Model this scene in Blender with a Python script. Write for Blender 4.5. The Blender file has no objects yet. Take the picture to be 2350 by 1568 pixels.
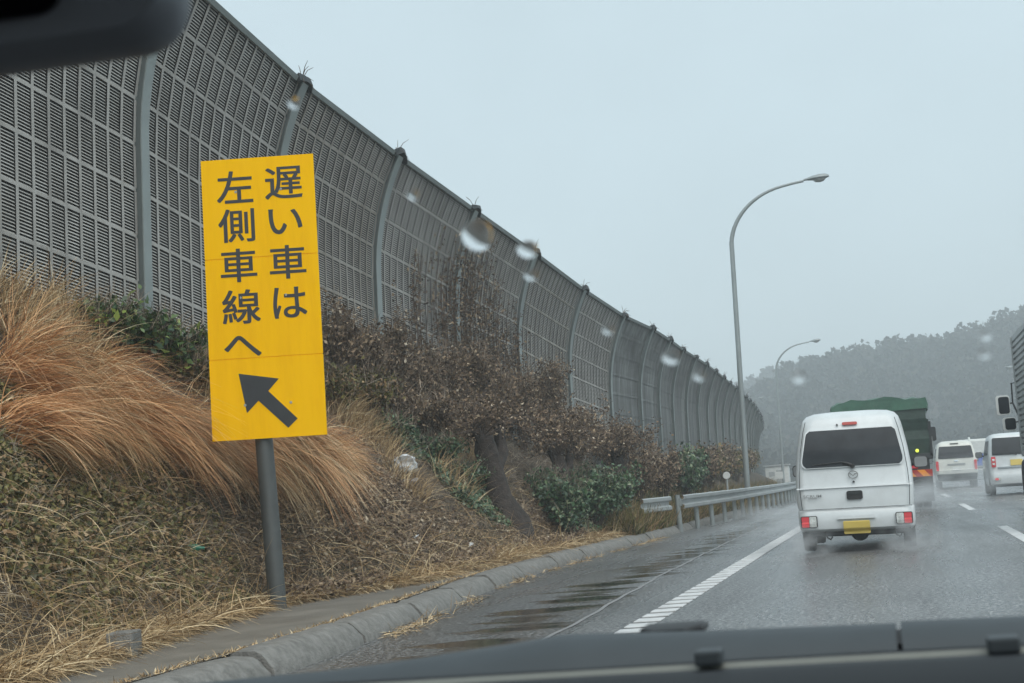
import bpy, bmesh, math, random
import numpy as np
from mathutils import Vector, Matrix

# ------------------------------------------------------------------ camera, sky, sun
sc = bpy.context.scene
COL = sc.collection
random.seed(7)
RNG = np.random.default_rng(11)
R = math.radians

# photo measured on a 2350 x 1568 grid: focal length, vanishing point of the road, roll, eye height
FPX, CX, CY = 3390.0, 1175.0, 784.0
VPX, VPY, ROLL, EYE = 2060.0, 1076.0, R(4.8), 1.0
_dx, _dy = VPX - CX, VPY - CY
_u = _dx * math.cos(ROLL) - _dy * math.sin(ROLL)
_v = _dx * math.sin(ROLL) + _dy * math.cos(ROLL)
PITCH = math.atan(_v / FPX)
YAW = math.atan(_u * math.cos(PITCH) / FPX)
fw = Vector((-math.sin(YAW) * math.cos(PITCH), math.cos(YAW) * math.cos(PITCH), math.sin(PITCH)))
rt0 = Vector((math.cos(YAW), math.sin(YAW), 0)); up0 = rt0.cross(fw)
CR = rt0 * math.cos(ROLL) - up0 * math.sin(ROLL)
CU = rt0 * math.sin(ROLL) + up0 * math.cos(ROLL)
O = Vector((0, 0, EYE))
cam_d = bpy.data.cameras.new('camera'); cam = bpy.data.objects.new('camera', cam_d); COL.objects.link(cam)
m = Matrix((CR, CU, -fw)).transposed().to_4x4(); m.translation = O
cam.matrix_world = m
cam_d.sensor_width = 36.0; cam_d.lens = 36.0 * FPX / 2350.0
cam_d.clip_start = 0.02; cam_d.clip_end = 3000
cam_d.dof.use_dof = True; cam_d.dof.focus_distance = 15.0
cam_d.dof.aperture_fstop = cam_d.lens / 3.2      # a phone lens: an opening of about 3 mm
sc.camera = cam

def ray(x, y): return (x - CX) * CR - (y - CY) * CU + FPX * fw
def atY(x, y, Y):
    d = ray(x, y); return O + d * (Y / d.y)
def atZ(x, y, z):
    d = ray(x, y); return O + d * ((z - EYE) / d.z)

SUN_EL, SUN_AZ = R(52), R(150)      # overcast: a very soft key from behind and to the right of the car
world = bpy.data.worlds.new('World'); sc.world = world; world.use_nodes = True
nt = world.node_tree; nt.nodes.clear()
sky = nt.nodes.new('ShaderNodeTexSky'); sky.sky_type = 'NISHITA'; sky.sun_disc = False
sky.sun_elevation = SUN_EL; sky.sun_rotation = SUN_AZ; sky.dust_density = 4; sky.air_density = 1.2
mix = nt.nodes.new('ShaderNodeMixRGB'); mix.inputs[0].default_value = 0.86
mix.inputs[2].default_value = (5.9, 7.2, 7.75, 1)
bg = nt.nodes.new('ShaderNodeBackground'); bg.inputs[1].default_value = 0.077
wo = nt.nodes.new('ShaderNodeOutputWorld')
wtc = nt.nodes.new('ShaderNodeTexCoord'); wn = nt.nodes.new('ShaderNodeTexNoise'); wn.inputs['Scale'].default_value = 3.5; wn.inputs['Detail'].default_value = 4
wr = nt.nodes.new('ShaderNodeMapRange'); wr.inputs[1].default_value = 0.3; wr.inputs[2].default_value = 0.7; wr.inputs[3].default_value = 0.93; wr.inputs[4].default_value = 1.05
wm = nt.nodes.new('ShaderNodeVectorMath'); wm.operation = 'SCALE'
nt.links.new(wtc.outputs['Generated'], wn.inputs['Vector']); nt.links.new(wn.outputs['Fac'], wr.inputs[0]); nt.links.new(wr.outputs[0], wm.inputs['Scale'])
nt.links.new(sky.outputs[0], mix.inputs[1]); nt.links.new(mix.outputs[0], wm.inputs[0]); nt.links.new(wm.outputs[0], bg.inputs[0]); nt.links.new(bg.outputs[0], wo.inputs[0])

sd = bpy.data.lights.new('sun', 'SUN'); sd.energy = 1.5; sd.angle = R(70); sd.color = (1, 0.97, 0.93)
sun = bpy.data.objects.new('sun', sd); COL.objects.link(sun)
sdir = Vector((math.sin(SUN_AZ) * math.cos(SUN_EL), math.cos(SUN_AZ) * math.cos(SUN_EL), math.sin(SUN_EL)))
sun.rotation_euler = (-sdir).to_track_quat('-Z', 'Y').to_euler(); sun.location = (20, -20, 42)

sc.view_settings.view_transform = 'Standard'; sc.view_settings.look = 'None'
sc.view_settings.exposure = 0.68; sc.view_settings.gamma = 1.0
sc.cycles.volume_bounces = 1; sc.cycles.volume_max_steps = 256; sc.cycles.volume_step_rate = 2.0
sc.cycles.use_denoising = True; sc.cycles.max_bounces = 8
sc.cycles.transparent_max_bounces = 16

# ------------------------------------------------------------------ materials
def new_mat(name):
    mt = bpy.data.materials.new(name); mt.use_nodes = True
    return mt, mt.node_tree.nodes, mt.node_tree.links, mt.node_tree.nodes['Principled BSDF']
def ramp(n, stops):
    r = n.new('ShaderNodeValToRGB'); e = r.color_ramp.elements
    while len(e) < len(stops): e.new(0.5)
    for i, (p, c) in enumerate(stops):
        e[i].position = p; e[i].color = (*c, 1)
    return r
def mat(name, col, rough=0.5, metal=0.0, var=0.12, scale=6.0, bump=0.0, bscale=40.0, spec=0.5, coat=0.0, dirt=None, dscale=1.5):
    """painted or plain surface: soft mottling, optional grime patches and grain"""
    mt, n, l, p = new_mat(name)
    tc = n.new('ShaderNodeTexCoord')
    nz = n.new('ShaderNodeTexNoise'); nz.inputs['Scale'].default_value = scale; nz.inputs['Detail'].default_value = 6
    l.new(tc.outputs['Object'], nz.inputs['Vector'])
    r = ramp(n, [(0.25, [c * (1 - var) for c in col]), (0.75, [min(1, c * (1 + var)) for c in col])])
    l.new(nz.outputs['Fac'], r.inputs[0]); out = r.outputs[0]
    if dirt:
        n2 = n.new('ShaderNodeTexNoise'); n2.inputs['Scale'].default_value = dscale; n2.inputs['Detail'].default_value = 8; n2.inputs['Roughness'].default_value = 0.65
        l.new(tc.outputs['Object'], n2.inputs['Vector'])
        r2 = ramp(n, [(0.45, (0, 0, 0)), (0.72, (1, 1, 1))]); l.new(n2.outputs['Fac'], r2.inputs[0])
        mx = n.new('ShaderNodeMixRGB'); mx.inputs[2].default_value = (*dirt, 1)
        sc_ = n.new('ShaderNodeMath'); sc_.operation = 'MULTIPLY'; sc_.inputs[1].default_value = 0.55
        l.new(r2.outputs[0], sc_.inputs[0]); l.new(sc_.outputs[0], mx.inputs[0]); l.new(out, mx.inputs[1]); out = mx.outputs[0]
    l.new(out, p.inputs['Base Color'])
    p.inputs['Roughness'].default_value = rough; p.inputs['Metallic'].default_value = metal
    p.inputs['Specular IOR Level'].default_value = spec; p.inputs['Coat Weight'].default_value = coat
    if bump:
        n3 = n.new('ShaderNodeTexNoise'); n3.inputs['Scale'].default_value = bscale; n3.inputs['Detail'].default_value = 5
        l.new(tc.outputs['Object'], n3.inputs['Vector'])
        b = n.new('ShaderNodeBump'); b.inputs['Strength'].default_value = bump; b.inputs['Distance'].default_value = 0.02
        l.new(n3.outputs['Fac'], b.inputs['Height']); l.new(b.outputs[0], p.inputs['Normal'])
    return mt
def leaf_mat(name, stops, rough=0.6, spec=0.3, trans=0.0):
    """each leaf or blade (mesh island) draws its own colour"""
    mt, n, l, p = new_mat(name)
    g = n.new('ShaderNodeNewGeometry'); r = ramp(n, stops)
    l.new(g.outputs['Random Per Island'], r.inputs[0]); l.new(r.outputs[0], p.inputs['Base Color'])
    p.inputs['Roughness'].default_value = rough; p.inputs['Specular IOR Level'].default_value = spec
    return mt

# ------------------------------------------------------------------ mesh helpers
def children_link(o, parent):
    COL.objects.link(o)
    if parent is not None: o.parent = parent
    return o
class MB:
    def __init__(s): s.v = []; s.f = []
    def add(s, vs, fs):
        b = len(s.v); s.v += [tuple(q) for q in vs]; s.f += [tuple(i + b for i in f) for f in fs]; return s
    def box(s, c, h, rot=None, bev=0.0):
        x, y, z = h; bm = bmesh.new(); bmesh.ops.create_cube(bm, size=2)
        for v in bm.verts: v.co = Vector((v.co.x * x, v.co.y * y, v.co.z * z))
        if bev: bmesh.ops.bevel(bm, geom=bm.edges[:], offset=bev, segments=2, affect='EDGES', profile=0.6)
        bm.verts.index_update()
        M = rot if rot is not None else Matrix.Identity(3)
        s.add([M @ v.co + Vector(c) for v in bm.verts], [[v.index for v in f.verts] for f in bm.faces]); bm.free(); return s
    def tube(s, pts, rad, n=8, cap=True):
        pts = [Vector(p) for p in pts]; k = len(pts)
        rs = rad if isinstance(rad, (list, tuple)) else [rad] * k
        up = Vector((0.13, 0.21, 0.97)).normalized(); vs = []
        for i, p in enumerate(pts):
            t = (pts[min(i + 1, k - 1)] - pts[max(i - 1, 0)]).normalized()
            a = t.cross(up)
            if a.length < 1e-3: a = t.cross(Vector((1, 0, 0)))
            a.normalize(); b = t.cross(a)
            for j in range(n):
                w = 2 * math.pi * j / n; vs.append(p + (a * math.cos(w) + b * math.sin(w)) * rs[i])
        fs = [(i * n + j, i * n + (j + 1) % n, (i + 1) * n + (j + 1) % n, (i + 1) * n + j) for i in range(k - 1) for j in range(n)]
        if cap: fs += [tuple(range(n - 1, -1, -1)), tuple(range((k - 1) * n, k * n))]
        return s.add(vs, fs)
    def lathe(s, prof, c=(0, 0, 0), axis='z', n=20):
        vs = []
        for r, h in prof:
            for j in range(n):
                w = 2 * math.pi * j / n; x, y = r * math.cos(w), r * math.sin(w)
                q = (x, y, h) if axis == 'z' else ((h, x, y) if axis == 'x' else (x, h, y))
                vs.append(Vector(q) + Vector(c))
        k = len(prof)
        fs = [(i * n + j, i * n + (j + 1) % n, (i + 1) * n + (j + 1) % n, (i + 1) * n + j) for i in range(k - 1) for j in range(n)]
        fs += [tuple(range(n - 1, -1, -1)), tuple(range((k - 1) * n, k * n))]
        return s.add(vs, fs)
    def prism(s, poly, fn0, fn1):
        """poly in 2-D, fn0 / fn1 map it to the back and the front face"""
        n = len(poly); vs = [fn0(*p) for p in poly] + [fn1(*p) for p in poly]
        fs = [tuple(range(n - 1, -1, -1)), tuple(range(n, 2 * n))] + [(i, (i + 1) % n, n + (i + 1) % n, n + i) for i in range(n)]
        return s.add(vs, fs)
    def sweep(s, rings, closed=True, cap=True):
        n = len(rings[0]); vs = [q for r in rings for q in r]; k = len(rings)
        e = n if closed else n - 1
        fs = [(i * n + j, i * n + (j + 1) % n, (i + 1) * n + (j + 1) % n, (i + 1) * n + j) for i in range(k - 1) for j in range(e)]
        if cap and closed: fs += [tuple(range(n - 1, -1, -1)), tuple(range((k - 1) * n, k * n))]
        return s.add(vs, fs)
    def build(s, name, mt, parent=None, smooth=False, fix=True):
        me = bpy.data.meshes.new(name); me.from_pydata([tuple(q) for q in s.v], [], s.f); me.validate()
        if fix:
            bm = bmesh.new(); bm.from_mesh(me); bmesh.ops.recalc_face_normals(bm, faces=bm.faces[:]); bm.to_mesh(me); bm.free()
        for q in (mt if isinstance(mt, (list, tuple)) else [mt]): me.materials.append(q)
        if smooth:
            me.shade_smooth()
            me.set_sharp_from_angle(angle=R(35))
        return children_link(bpy.data.objects.new(name, me), parent)
def np_mesh(name, V, Q, mt, parent=None, smooth=False):
    """V (n,3) floats, Q (m,k) faces"""
    me = bpy.data.meshes.new(name); V = np.asarray(V, np.float32); Q = np.asarray(Q, np.int32); k = Q.shape[1]
    me.vertices.add(len(V)); me.vertices.foreach_set('co', V.ravel())
    me.loops.add(Q.size); me.loops.foreach_set('vertex_index', Q.ravel())
    me.polygons.add(len(Q)); me.polygons.foreach_set('loop_start', np.arange(len(Q), dtype=np.int32) * k)
    me.update(calc_edges=True); me.materials.append(mt)
    if smooth: me.shade_smooth()
    return children_link(bpy.data.objects.new(name, me), parent)
def tag(o, label=None, cat=None, group=None, kind=None):
    if label: o['label'] = label
    if cat: o['category'] = cat
    if group: o['group'] = group
    if kind: o['kind'] = kind
    return o
def empty(name, loc, label, cat, group=None, rot=(0, 0, 0)):
    o = bpy.data.objects.new(name, None); COL.objects.link(o); o.empty_display_size = 0.2
    o.location = loc; o.rotation_euler = rot
    return tag(o, label, cat, group)
def rrect(w, h, r, n=5, cx=0, cy=0):
    """rounded rectangle outline, half sizes w, h"""
    out = []
    for sx, sy, a in ((1, 1, 0), (-1, 1, 90), (-1, -1, 180), (1, -1, 270)):
        for i in range(n):
            t = R(a + 90 * i / (n - 1)); out.append((cx + sx * (w - r) + r * math.cos(t), cy + sy * (h - r) + r * math.sin(t)))
    return out
def text_mesh(txt, size, bold=0.0):
    """outline of the writing as vertices and faces, centred on its own box"""
    cu = bpy.data.curves.new('t', 'FONT'); cu.body = txt; cu.size = size; cu.offset = bold; cu.resolution_u = 4
    cu.extrude = 0.0008; ob = bpy.data.objects.new('t', cu); COL.objects.link(ob)
    dg = bpy.context.evaluated_depsgraph_get(); me = bpy.data.meshes.new_from_object(ob.evaluated_get(dg))
    V = np.array([v.co[:] for v in me.vertices]); F = [tuple(p.vertices) for p in me.polygons]
    bpy.data.objects.remove(ob); bpy.data.meshes.remove(me); bpy.data.curves.remove(cu)
    lo, hi = V.min(0), V.max(0); V[:, :2] -= (lo[:2] + hi[:2]) / 2
    return V, F, hi - lo

TILT = R(2.0)      # the road is banked towards the left of its bend; plumb things lean by this much in the road's frame

# ------------------------------------------------------------------ course of the road
def cur(Y): return -max(0.0, Y - 48.0) ** 2 / 1560.0
def interp(x, xs, ys): return float(np.interp(x, xs, ys))
def x_kerb(Y): return interp(Y, [-10, 9, 10.5, 13.2, 16, 19, 24, 34, 400], [-3.9, -4.0, -4.06, -4.3, -4.6, -4.83, -4.82, -4.76, -4.76]) + cur(Y)
def x_strip(Y): return interp(Y, [-10, 8, 9, 11.4, 13.4, 14.4, 16, 19, 22], [-5.1, -5.15, -5.3, -5.75, -6.02, -5.85, -5.4, -5.42, -5.3]) if Y < 22 else x_kerb(Y) - 0.5
def x_wall(Y): return interp(Y, [-20, 15, 19, 23, 27, 31, 35, 39, 43, 47, 51, 70], [-8.2, -8.05, -8.17, -8.13, -7.98, -7.78, -7.56, -7.33, -7.2, -7.28, -7.42, -7.65]) + cur(Y) * 0.93
def z_wall(Y): return interp(Y, [-20, 3, 11, 15, 19, 23, 27, 31, 35, 39, 43, 60, 80, 130], [4.3, 4.1, 3.65, 3.37, 3.07, 2.85, 2.59, 2.3, 1.94, 1.68, 1.68, 1.76, 1.7, 1.4])
def sm(x): x = min(1, max(0, x)); return x * x * (3 - 2 * x)
from mathutils import noise as mn
def z_bank(X, Y):
    xs, xw = x_strip(Y), x_wall(Y); zb = z_wall(Y)
    if X > xs: return 0.19
    t = (xs - X) / max(0.3, xs - xw)
    toe = interp(Y, [0, 10, 16, 20, 60], [0.12, 0.12, 0.10, 0.16, 0.16])
    s = max(0, (t - toe) / (1 - toe))
    z = 0.19 + 0.14 * min(1, t / 0.2) + (zb - 0.33) * min(1, s ** 0.92) if t < 1 else zb
    amp = 0.10 * sm(t * 4)
    return z + amp * mn.noise(Vector((X * 1.4, Y * 0.9, 3.1))) + amp * 0.5 * mn.noise(Vector((X * 4, Y * 3, 1.0)))
def on_bank(px, py):
    d = ray(px, py).normalized(); t = 5.0
    while t < 120:
        p = O + d * t
        if p.z < z_bank(p.x, p.y): return p
        t += 0.03
    return O + d * 30

def strip_mesh(xa, xb, Ys, z, nx=1):
    """sheet between two lateral curves"""
    V = []; Q = []
    for Y in Ys:
        a, b = xa(Y), xb(Y)
        for i in range(nx + 1): V.append((a + (b - a) * i / nx, Y, z))
    w = nx + 1
    for j in range(len(Ys) - 1):
        for i in range(nx): Q.append((j * w + i, j * w + i + 1, (j + 1) * w + i + 1, (j + 1) * w + i))
    return V, Q
YS = list(np.concatenate([np.arange(-12, 60, 1.0), np.arange(60, 321, 5.0)]))

# wet asphalt
def asphalt():
    mt, n, l, p = new_mat('wet_asphalt'); tc = n.new('ShaderNodeTexCoord')
    def noise(scale, detail=6, vec=None, rough=0.6):
        z = n.new('ShaderNodeTexNoise'); z.inputs['Scale'].default_value = scale; z.inputs['Detail'].default_value = detail; z.inputs['Roughness'].default_value = rough
        l.new(vec if vec else tc.outputs['Object'], z.inputs['Vector']); return z
    grit = noise(27, 3, rough=0.85); big = noise(0.35, 5)
    r = ramp(n, [(0.34, (0.012, 0.013, 0.014)), (0.5, (0.055, 0.056, 0.057)), (0.62, (0.36, 0.36, 0.355))]); l.new(grit.outputs['Fac'], r.inputs[0])
    rb = ramp(n, [(0.35, (0.8, 0.8, 0.8)), (0.65, (1.15, 1.15, 1.15))]); l.new(big.outputs['Fac'], rb.inputs[0])
    mx = n.new('ShaderNodeMixRGB'); mx.blend_type = 'MULTIPLY'; mx.inputs[0].default_value = 1
    l.new(r.outputs[0], mx.inputs[1]); l.new(rb.outputs[0], mx.inputs[2]); l.new(mx.outputs[0], p.inputs['Base Color'])
    # film of water: smoother in the wheel tracks, standing in streaks on the shoulder
    mp = n.new('ShaderNodeMapping'); mp.inputs['Scale'].default_value = (1.1, 0.10, 1); l.new(tc.outputs['Object'], mp.inputs['Vector'])
    film = noise(1.3, 5, mp.outputs[0]); rr = ramp(n, [(0.35, (0.17,) * 3), (0.65, (0.40,) * 3)]); l.new(film.outputs['Fac'], rr.inputs[0])
    mp2 = n.new('ShaderNodeMapping'); mp2.inputs['Scale'].default_value = (0.6, 1.7, 1); l.new(tc.outputs['Object'], mp2.inputs['Vector'])
    pool = noise(1.1, 7, mp2.outputs[0], 0.62)
    sx = n.new('ShaderNodeSeparateXYZ'); l.new(tc.outputs['Object'], sx.inputs[0])
    d = n.new('ShaderNodeMath'); d.operation = 'ADD'; d.inputs[1].default_value = 3.1; l.new(sx.outputs['X'], d.inputs[0])
    a = n.new('ShaderNodeMath'); a.operation = 'ABSOLUTE'; l.new(d.outputs[0], a.inputs[0])
    w = n.new('ShaderNodeMapRange'); w.inputs[1].default_value = 0.08; w.inputs[2].default_value = 1.0; w.inputs[3].default_value = 0.13; w.inputs[4].default_value = -0.15; l.new(a.outputs[0], w.inputs[0])
    sm_ = n.new('ShaderNodeMath'); sm_.operation = 'ADD'; l.new(pool.outputs['Fac'], sm_.inputs[0]); l.new(w.outputs[0], sm_.inputs[1])
    pr_ = ramp(n, [(0.545, (0, 0, 0)), (0.64, (1, 1, 1))]); l.new(sm_.outputs[0], pr_.inputs[0])
    m1 = n.new('ShaderNodeMixRGB'); l.new(pr_.outputs[0], m1.inputs[0]); l.new(rr.outputs[0], m1.inputs[1]); m1.inputs[2].default_value = (.06, .06, .06, 1); l.new(m1.outputs[0], p.inputs['Roughness'])
    m2 = n.new('ShaderNodeMixRGB'); l.new(pr_.outputs[0], m2.inputs[0]); l.new(mx.outputs[0], m2.inputs[1]); m2.inputs[2].default_value = (.036, .037, .036, 1); l.new(m2.outputs[0], p.inputs['Base Color'])
    rip = noise(7, 3); m3 = n.new('ShaderNodeMixRGB'); l.new(pr_.outputs[0], m3.inputs[0]); l.new(grit.outputs['Fac'], m3.inputs[1])
    rs = n.new('ShaderNodeMath'); rs.operation = 'MULTIPLY'; rs.inputs[1].default_value = 0.25; l.new(rip.outputs['Fac'], rs.inputs[0]); l.new(rs.outputs[0], m3.inputs[2])
    b = n.new('ShaderNodeBump'); b.inputs['Strength'].default_value = 0.45; b.inputs['Distance'].default_value = 0.014
    l.new(m3.outputs[0], b.inputs['Height']); l.new(b.outputs[0], p.inputs['Normal'])
    p.inputs['Specular IOR Level'].default_value = 0.55
    return mt
def streaked(name, stops, vec, scale, rough, spec=0.4):
    mt, n, l, p = new_mat(name); tc = n.new('ShaderNodeTexCoord'); mp = n.new('ShaderNodeMapping'); mp.inputs['Scale'].default_value = vec
    l.new(tc.outputs['Object'], mp.inputs[0]); z = n.new('ShaderNodeTexNoise'); z.inputs['Scale'].default_value = scale; z.inputs['Detail'].default_value = 8; z.inputs['Roughness'].default_value = 0.7
    l.new(mp.outputs[0], z.inputs['Vector']); r = ramp(n, stops); l.new(z.outputs['Fac'], r.inputs[0]); l.new(r.outputs[0], p.inputs['Base Color']); p.inputs['Roughness'].default_value = rough; p.inputs['Specular IOR Level'].default_value = spec
    return mt
ASPHALT = asphalt()
M = dict(
    ground=mat('wet_earth', (0.05, 0.042, 0.032), 0.9, var=0.3, scale=0.8),
    paint=mat('road_paint', (0.62, 0.63, 0.63), 0.45, var=0.15, scale=5, dirt=(0.3, 0.3, 0.3), dscale=3),
    seam=mat('seam_tar', (0.22, 0.22, 0.22), 0.5, var=0.3, scale=8),
    concrete=mat('old_concrete', (0.20, 0.195, 0.18), 0.75, var=0.3, scale=16, bump=0.7, bscale=60, dirt=(0.09, 0.087, 0.075), dscale=7),
    slab=mat('muddy_concrete', (0.17, 0.155, 0.13), 0.7, var=0.25, scale=3, bump=0.4, bscale=50, dirt=(0.1, 0.085, 0.065), dscale=1.6),
    galv=mat('galvanised_steel', (0.42, 0.45, 0.45), 0.5, metal=0.35, var=0.12, scale=3, dirt=(0.25, 0.26, 0.25)),
    post=mat('post_grey_green', (0.255, 0.29, 0.285), 0.5, metal=0.2, var=0.1, scale=2),
    lampm=mat('lamp_pole_steel', (0.26, 0.29, 0.29), 0.45, metal=0.3, var=0.12, scale=2),
    slat=mat('louvre_aluminium', (0.55, 0.54, 0.505), 0.6, metal=0.1, var=0.22, scale=1.0, dirt=(0.20, 0.175, 0.135), dscale=0.9),
    frame=streaked('weathered_frame', [(0.3, (0.20, 0.19, 0.175)), (0.52, (0.36, 0.35, 0.325)), (0.75, (0.48, 0.475, 0.455))], (1.2, 1.2, 0.4), 1.6, 0.6),
    frame_b=streaked('weathered_frame_brown', [(0.3, (0.17, 0.15, 0.125)), (0.52, (0.31, 0.295, 0.26)), (0.75, (0.44, 0.43, 0.40))], (1.5, 1.5, 0.3), 1.9, 0.65),
    slat_b=mat('louvre_aluminium_stained', (0.48, 0.46, 0.42), 0.65, metal=0.1, var=0.3, scale=1.6, dirt=(0.17, 0.14, 0.10), dscale=1.2),
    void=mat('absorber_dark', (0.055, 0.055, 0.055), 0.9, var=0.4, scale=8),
    sheet=streaked('weathered_panel', [(0.3, (0.06, 0.062, 0.058)), (0.5, (0.15, 0.155, 0.15)), (0.7, (0.30, 0.32, 0.31))], (1.6, 1.6, 0.28), 1.5, 0.55),
    yellow=streaked('yellow_reflective', [(0.25, (0.86, 0.44, 0.0)), (0.5, (0.95, 0.52, 0.0)), (0.75, (0.98, 0.55, 0.005))], (3.0, 3.0, 0.35), 1.4, 0.6, 0.04),
    ink=mat('dark_lettering', (0.03, 0.034, 0.038), 0.5, var=0.15, scale=10),
    pole=mat('sign_pole_grey', (0.085, 0.092, 0.09), 0.45, metal=0.2, var=0.12, scale=8),
    white=mat('white_car_paint', (0.62, 0.66, 0.67), 0.28, var=0.04, scale=3, coat=0.4, dirt=(0.42, 0.44, 0.44), dscale=1.7),
    ivory=mat('off_white_paint', (0.62, 0.63, 0.58), 0.3, var=0.04, scale=3, coat=0.3, dirt=(0.5, 0.5, 0.46), dscale=2),
    glass=mat('dark_tinted_glass', (0.026, 0.031, 0.036), 0.2, var=0.5, scale=2.2, spec=0.22),
    black=mat('black_plastic', (0.02, 0.02, 0.021), 0.55, var=0.2, scale=12),
    rubber=mat('tyre_rubber', (0.03, 0.03, 0.031), 0.75, var=0.25, scale=14),
    chrome=mat('chrome', (0.75, 0.77, 0.78), 0.15, metal=1.0, var=0.05),
    red=mat('red_lens', (0.55, 0.02, 0.03), 0.2, var=0.1, coat=0.5),
    redl=mat('bright_red_lens', (0.85, 0.07, 0.08), 0.25, var=0.1, coat=0.5),
    clear=mat('clear_lens', (0.5, 0.52, 0.5), 0.2, var=0.35, scale=30, coat=0.5),
    plate=mat('yellow_plate', (0.72, 0.55, 0.14), 0.45, var=0.03),
    steel=mat('rim_steel', (0.28, 0.29, 0.29), 0.45, metal=0.6),
    tarp=mat('green_tarpaulin', (0.04, 0.115, 0.075), 0.55, var=0.35, scale=4, bump=0.5, bscale=7, dirt=(0.09, 0.16, 0.125)),
    tarpd=mat('dark_green_tarpaulin', (0.016, 0.038, 0.028), 0.6, var=0.4, scale=5, bump=0.5, bscale=9),
    truckd=mat('dark_truck_frame', (0.022, 0.026, 0.027), 0.55, var=0.35, scale=6),
    orange=mat('orange_reflective', (0.75, 0.27, 0.03), 0.4),
    hred=mat('dark_red_reflective', (0.35, 0.03, 0.02), 0.4),
    blue=mat('blue_paint', (0.06, 0.12, 0.45), 0.4),
    alu=mat('corrugated_aluminium', (0.48, 0.5, 0.5), 0.4, metal=0.4, var=0.1, scale=4, dirt=(0.3, 0.31, 0.31)),
    bark=mat('wet_bark', (0.04, 0.031, 0.026), 0.85, var=0.6, scale=11, bump=1.0, bscale=34),
    twig=mat('dry_twig', (0.10, 0.075, 0.06), 0.85, var=0.4, scale=12),
    bag=mat('white_plastic_film', (0.62, 0.65, 0.67), 0.3, var=0.1, scale=8),
    bagg=mat('grey_plastic_film', (0.30, 0.29, 0.29), 0.35, var=0.25, scale=9),
    green=mat('green_plastic', (0.015, 0.16, 0.10), 0.35),
    cowl=mat('cowl_grey_plastic', (0.052, 0.063, 0.07), 0.6, var=0.08, scale=20),
    dash=mat('dash_black', (0.010, 0.011, 0.013), 0.55, var=0.15, scale=20, spec=0.2),
    trim=mat('seal_edge_highlight', (0.2, 0.205, 0.18), 0.4, var=0.15),  # pale colour paints in the highlight along the edge
    mirror=mat('mirror_housing_black', (0.13, 0.14, 0.16), 0.6, var=0.1),
    mglass=mat('mirror_dark_reflection', (0.002, 0.002, 0.003), 0.3, spec=0.06),
    hut=mat('white_hut', (0.62, 0.64, 0.62), 0.6, var=0.1),
    gdoor=mat('grey_door', (0.35, 0.37, 0.37), 0.6),
)

# ------------------------------------------------------------------ setting
V = []; Q = []
gx = np.linspace(-480, 480, 49); gy = np.linspace(-40, 760, 41)
for y in gy:
    for x in gx: V.append((x, y, -0.12))
for j in range(40):
    for i in range(48): a = j * 49 + i; Q.append((a, a + 1, a + 50, a + 49))
tag(np_mesh('ground', V, Q, M['ground']), kind='structure', label='bare wet ground under the embankment and beyond the road')

V, Q = strip_mesh(lambda Y: x_kerb(Y) - 0.05, lambda Y: 22 + cur(Y), YS, 0.0, 24)
tag(np_mesh('road', V, Q, ASPHALT), kind='structure', label='wet grey asphalt carriageway with spray')

# edge line with raised rumble bars, tar seam, lane dashes
V, Q = strip_mesh(lambda Y: -2.065 + cur(Y), lambda Y: -1.865 + cur(Y), [24.0] + [y for y in YS if y > 24.5], 0.004)
edge = np_mesh('edge_line', V, Q, M['paint']); tag(edge, kind='structure', label='white edge line with raised rumble bars along the shoulder')
mb = MB(); y = 7.0
while y < 40:
    mb.box((-1.965 + cur(y), y, 0.006), (0.105, 0.125, 0.005), bev=0.003); y += 0.40
bars = mb.build('rumble_bars', M['paint'], edge)
def wob(Y): return 0.010 * math.sin(Y * 1.7) + 0.008 * math.sin(Y * 5.1)
V, Q = strip_mesh(lambda Y: interp(Y, [8, 12, 17, 24, 44], [-2.5, -2.6, -2.78, -2.9, -3.1]) - 0.018 + wob(Y), lambda Y: interp(Y, [8, 12, 17, 24, 44], [-2.5, -2.6, -2.78, -2.9, -3.1]) + 0.020 + wob(Y), list(np.arange(7, 48, 0.25)), 0.004)
tag(np_mesh('pavement_seam', V, Q, M['seam']), kind='structure', label='pale pavement seam running along the wet shoulder')
V = []; Q = []
for xl in (1.44, 4.85):
    for y0 in np.arange(18.0 - 30, 260, 15.0):
        yy = np.linspace(y0, y0 + 5.8, 4)
        for a, b in zip(yy[:-1], yy[1:]):
            k = len(V); V += [(xl - .075 + cur(a), a, .004), (xl + .075 + cur(a), a, .004), (xl + .075 + cur(b), b, .004), (xl - .075 + cur(b), b, .004)]; Q.append((k, k + 1, k + 2, k + 3))
tag(np_mesh('lane_dashes', V, Q, M['paint']), kind='structure', label='white broken lane lines on the wet carriageway')

# kerb: rounded concrete blocks with open joints, and the muddy concrete strip behind
mb = MB()
y = 3.0
while y < 60:
    L = 1.97; rings = []
    dzk = random.uniform(-.012, .012); dxk = random.uniform(-.012, .012)
    for k in range(9):
        yy = y + L * k / 8; x0 = x_kerb(yy) + dxk
        pr = [(0.0, -0.03), (-0.02, 0.06), (-0.10, 0.15), (-0.16, 0.172), (-0.30, 0.178), (-0.36, 0.15), (-0.36, -0.03)]
        e = 0.02 if k in (0, 8) else 0
        rings.append([(x0 + a - (e if i < 3 else 0) + random.uniform(-.004, .004), yy + (0.02 if k == 0 else (-0.02 if k == 8 else 0)), b + dzk - e * 0.6 + random.uniform(-.004, .004)) for i, (a, b) in enumerate(pr)])
    mb.sweep(rings); y += 2.0
tag(mb.build('kerb', M['concrete'], smooth=True), kind='structure', label='worn concrete kerb with open joints beside the shoulder')
Y2 = list(np.arange(2, 24, 0.5))
V, Q = strip_mesh(lambda Y: x_strip(Y) - 0.25, lambda Y: x_kerb(Y) - 0.33, Y2, 0.165, 4)
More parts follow.
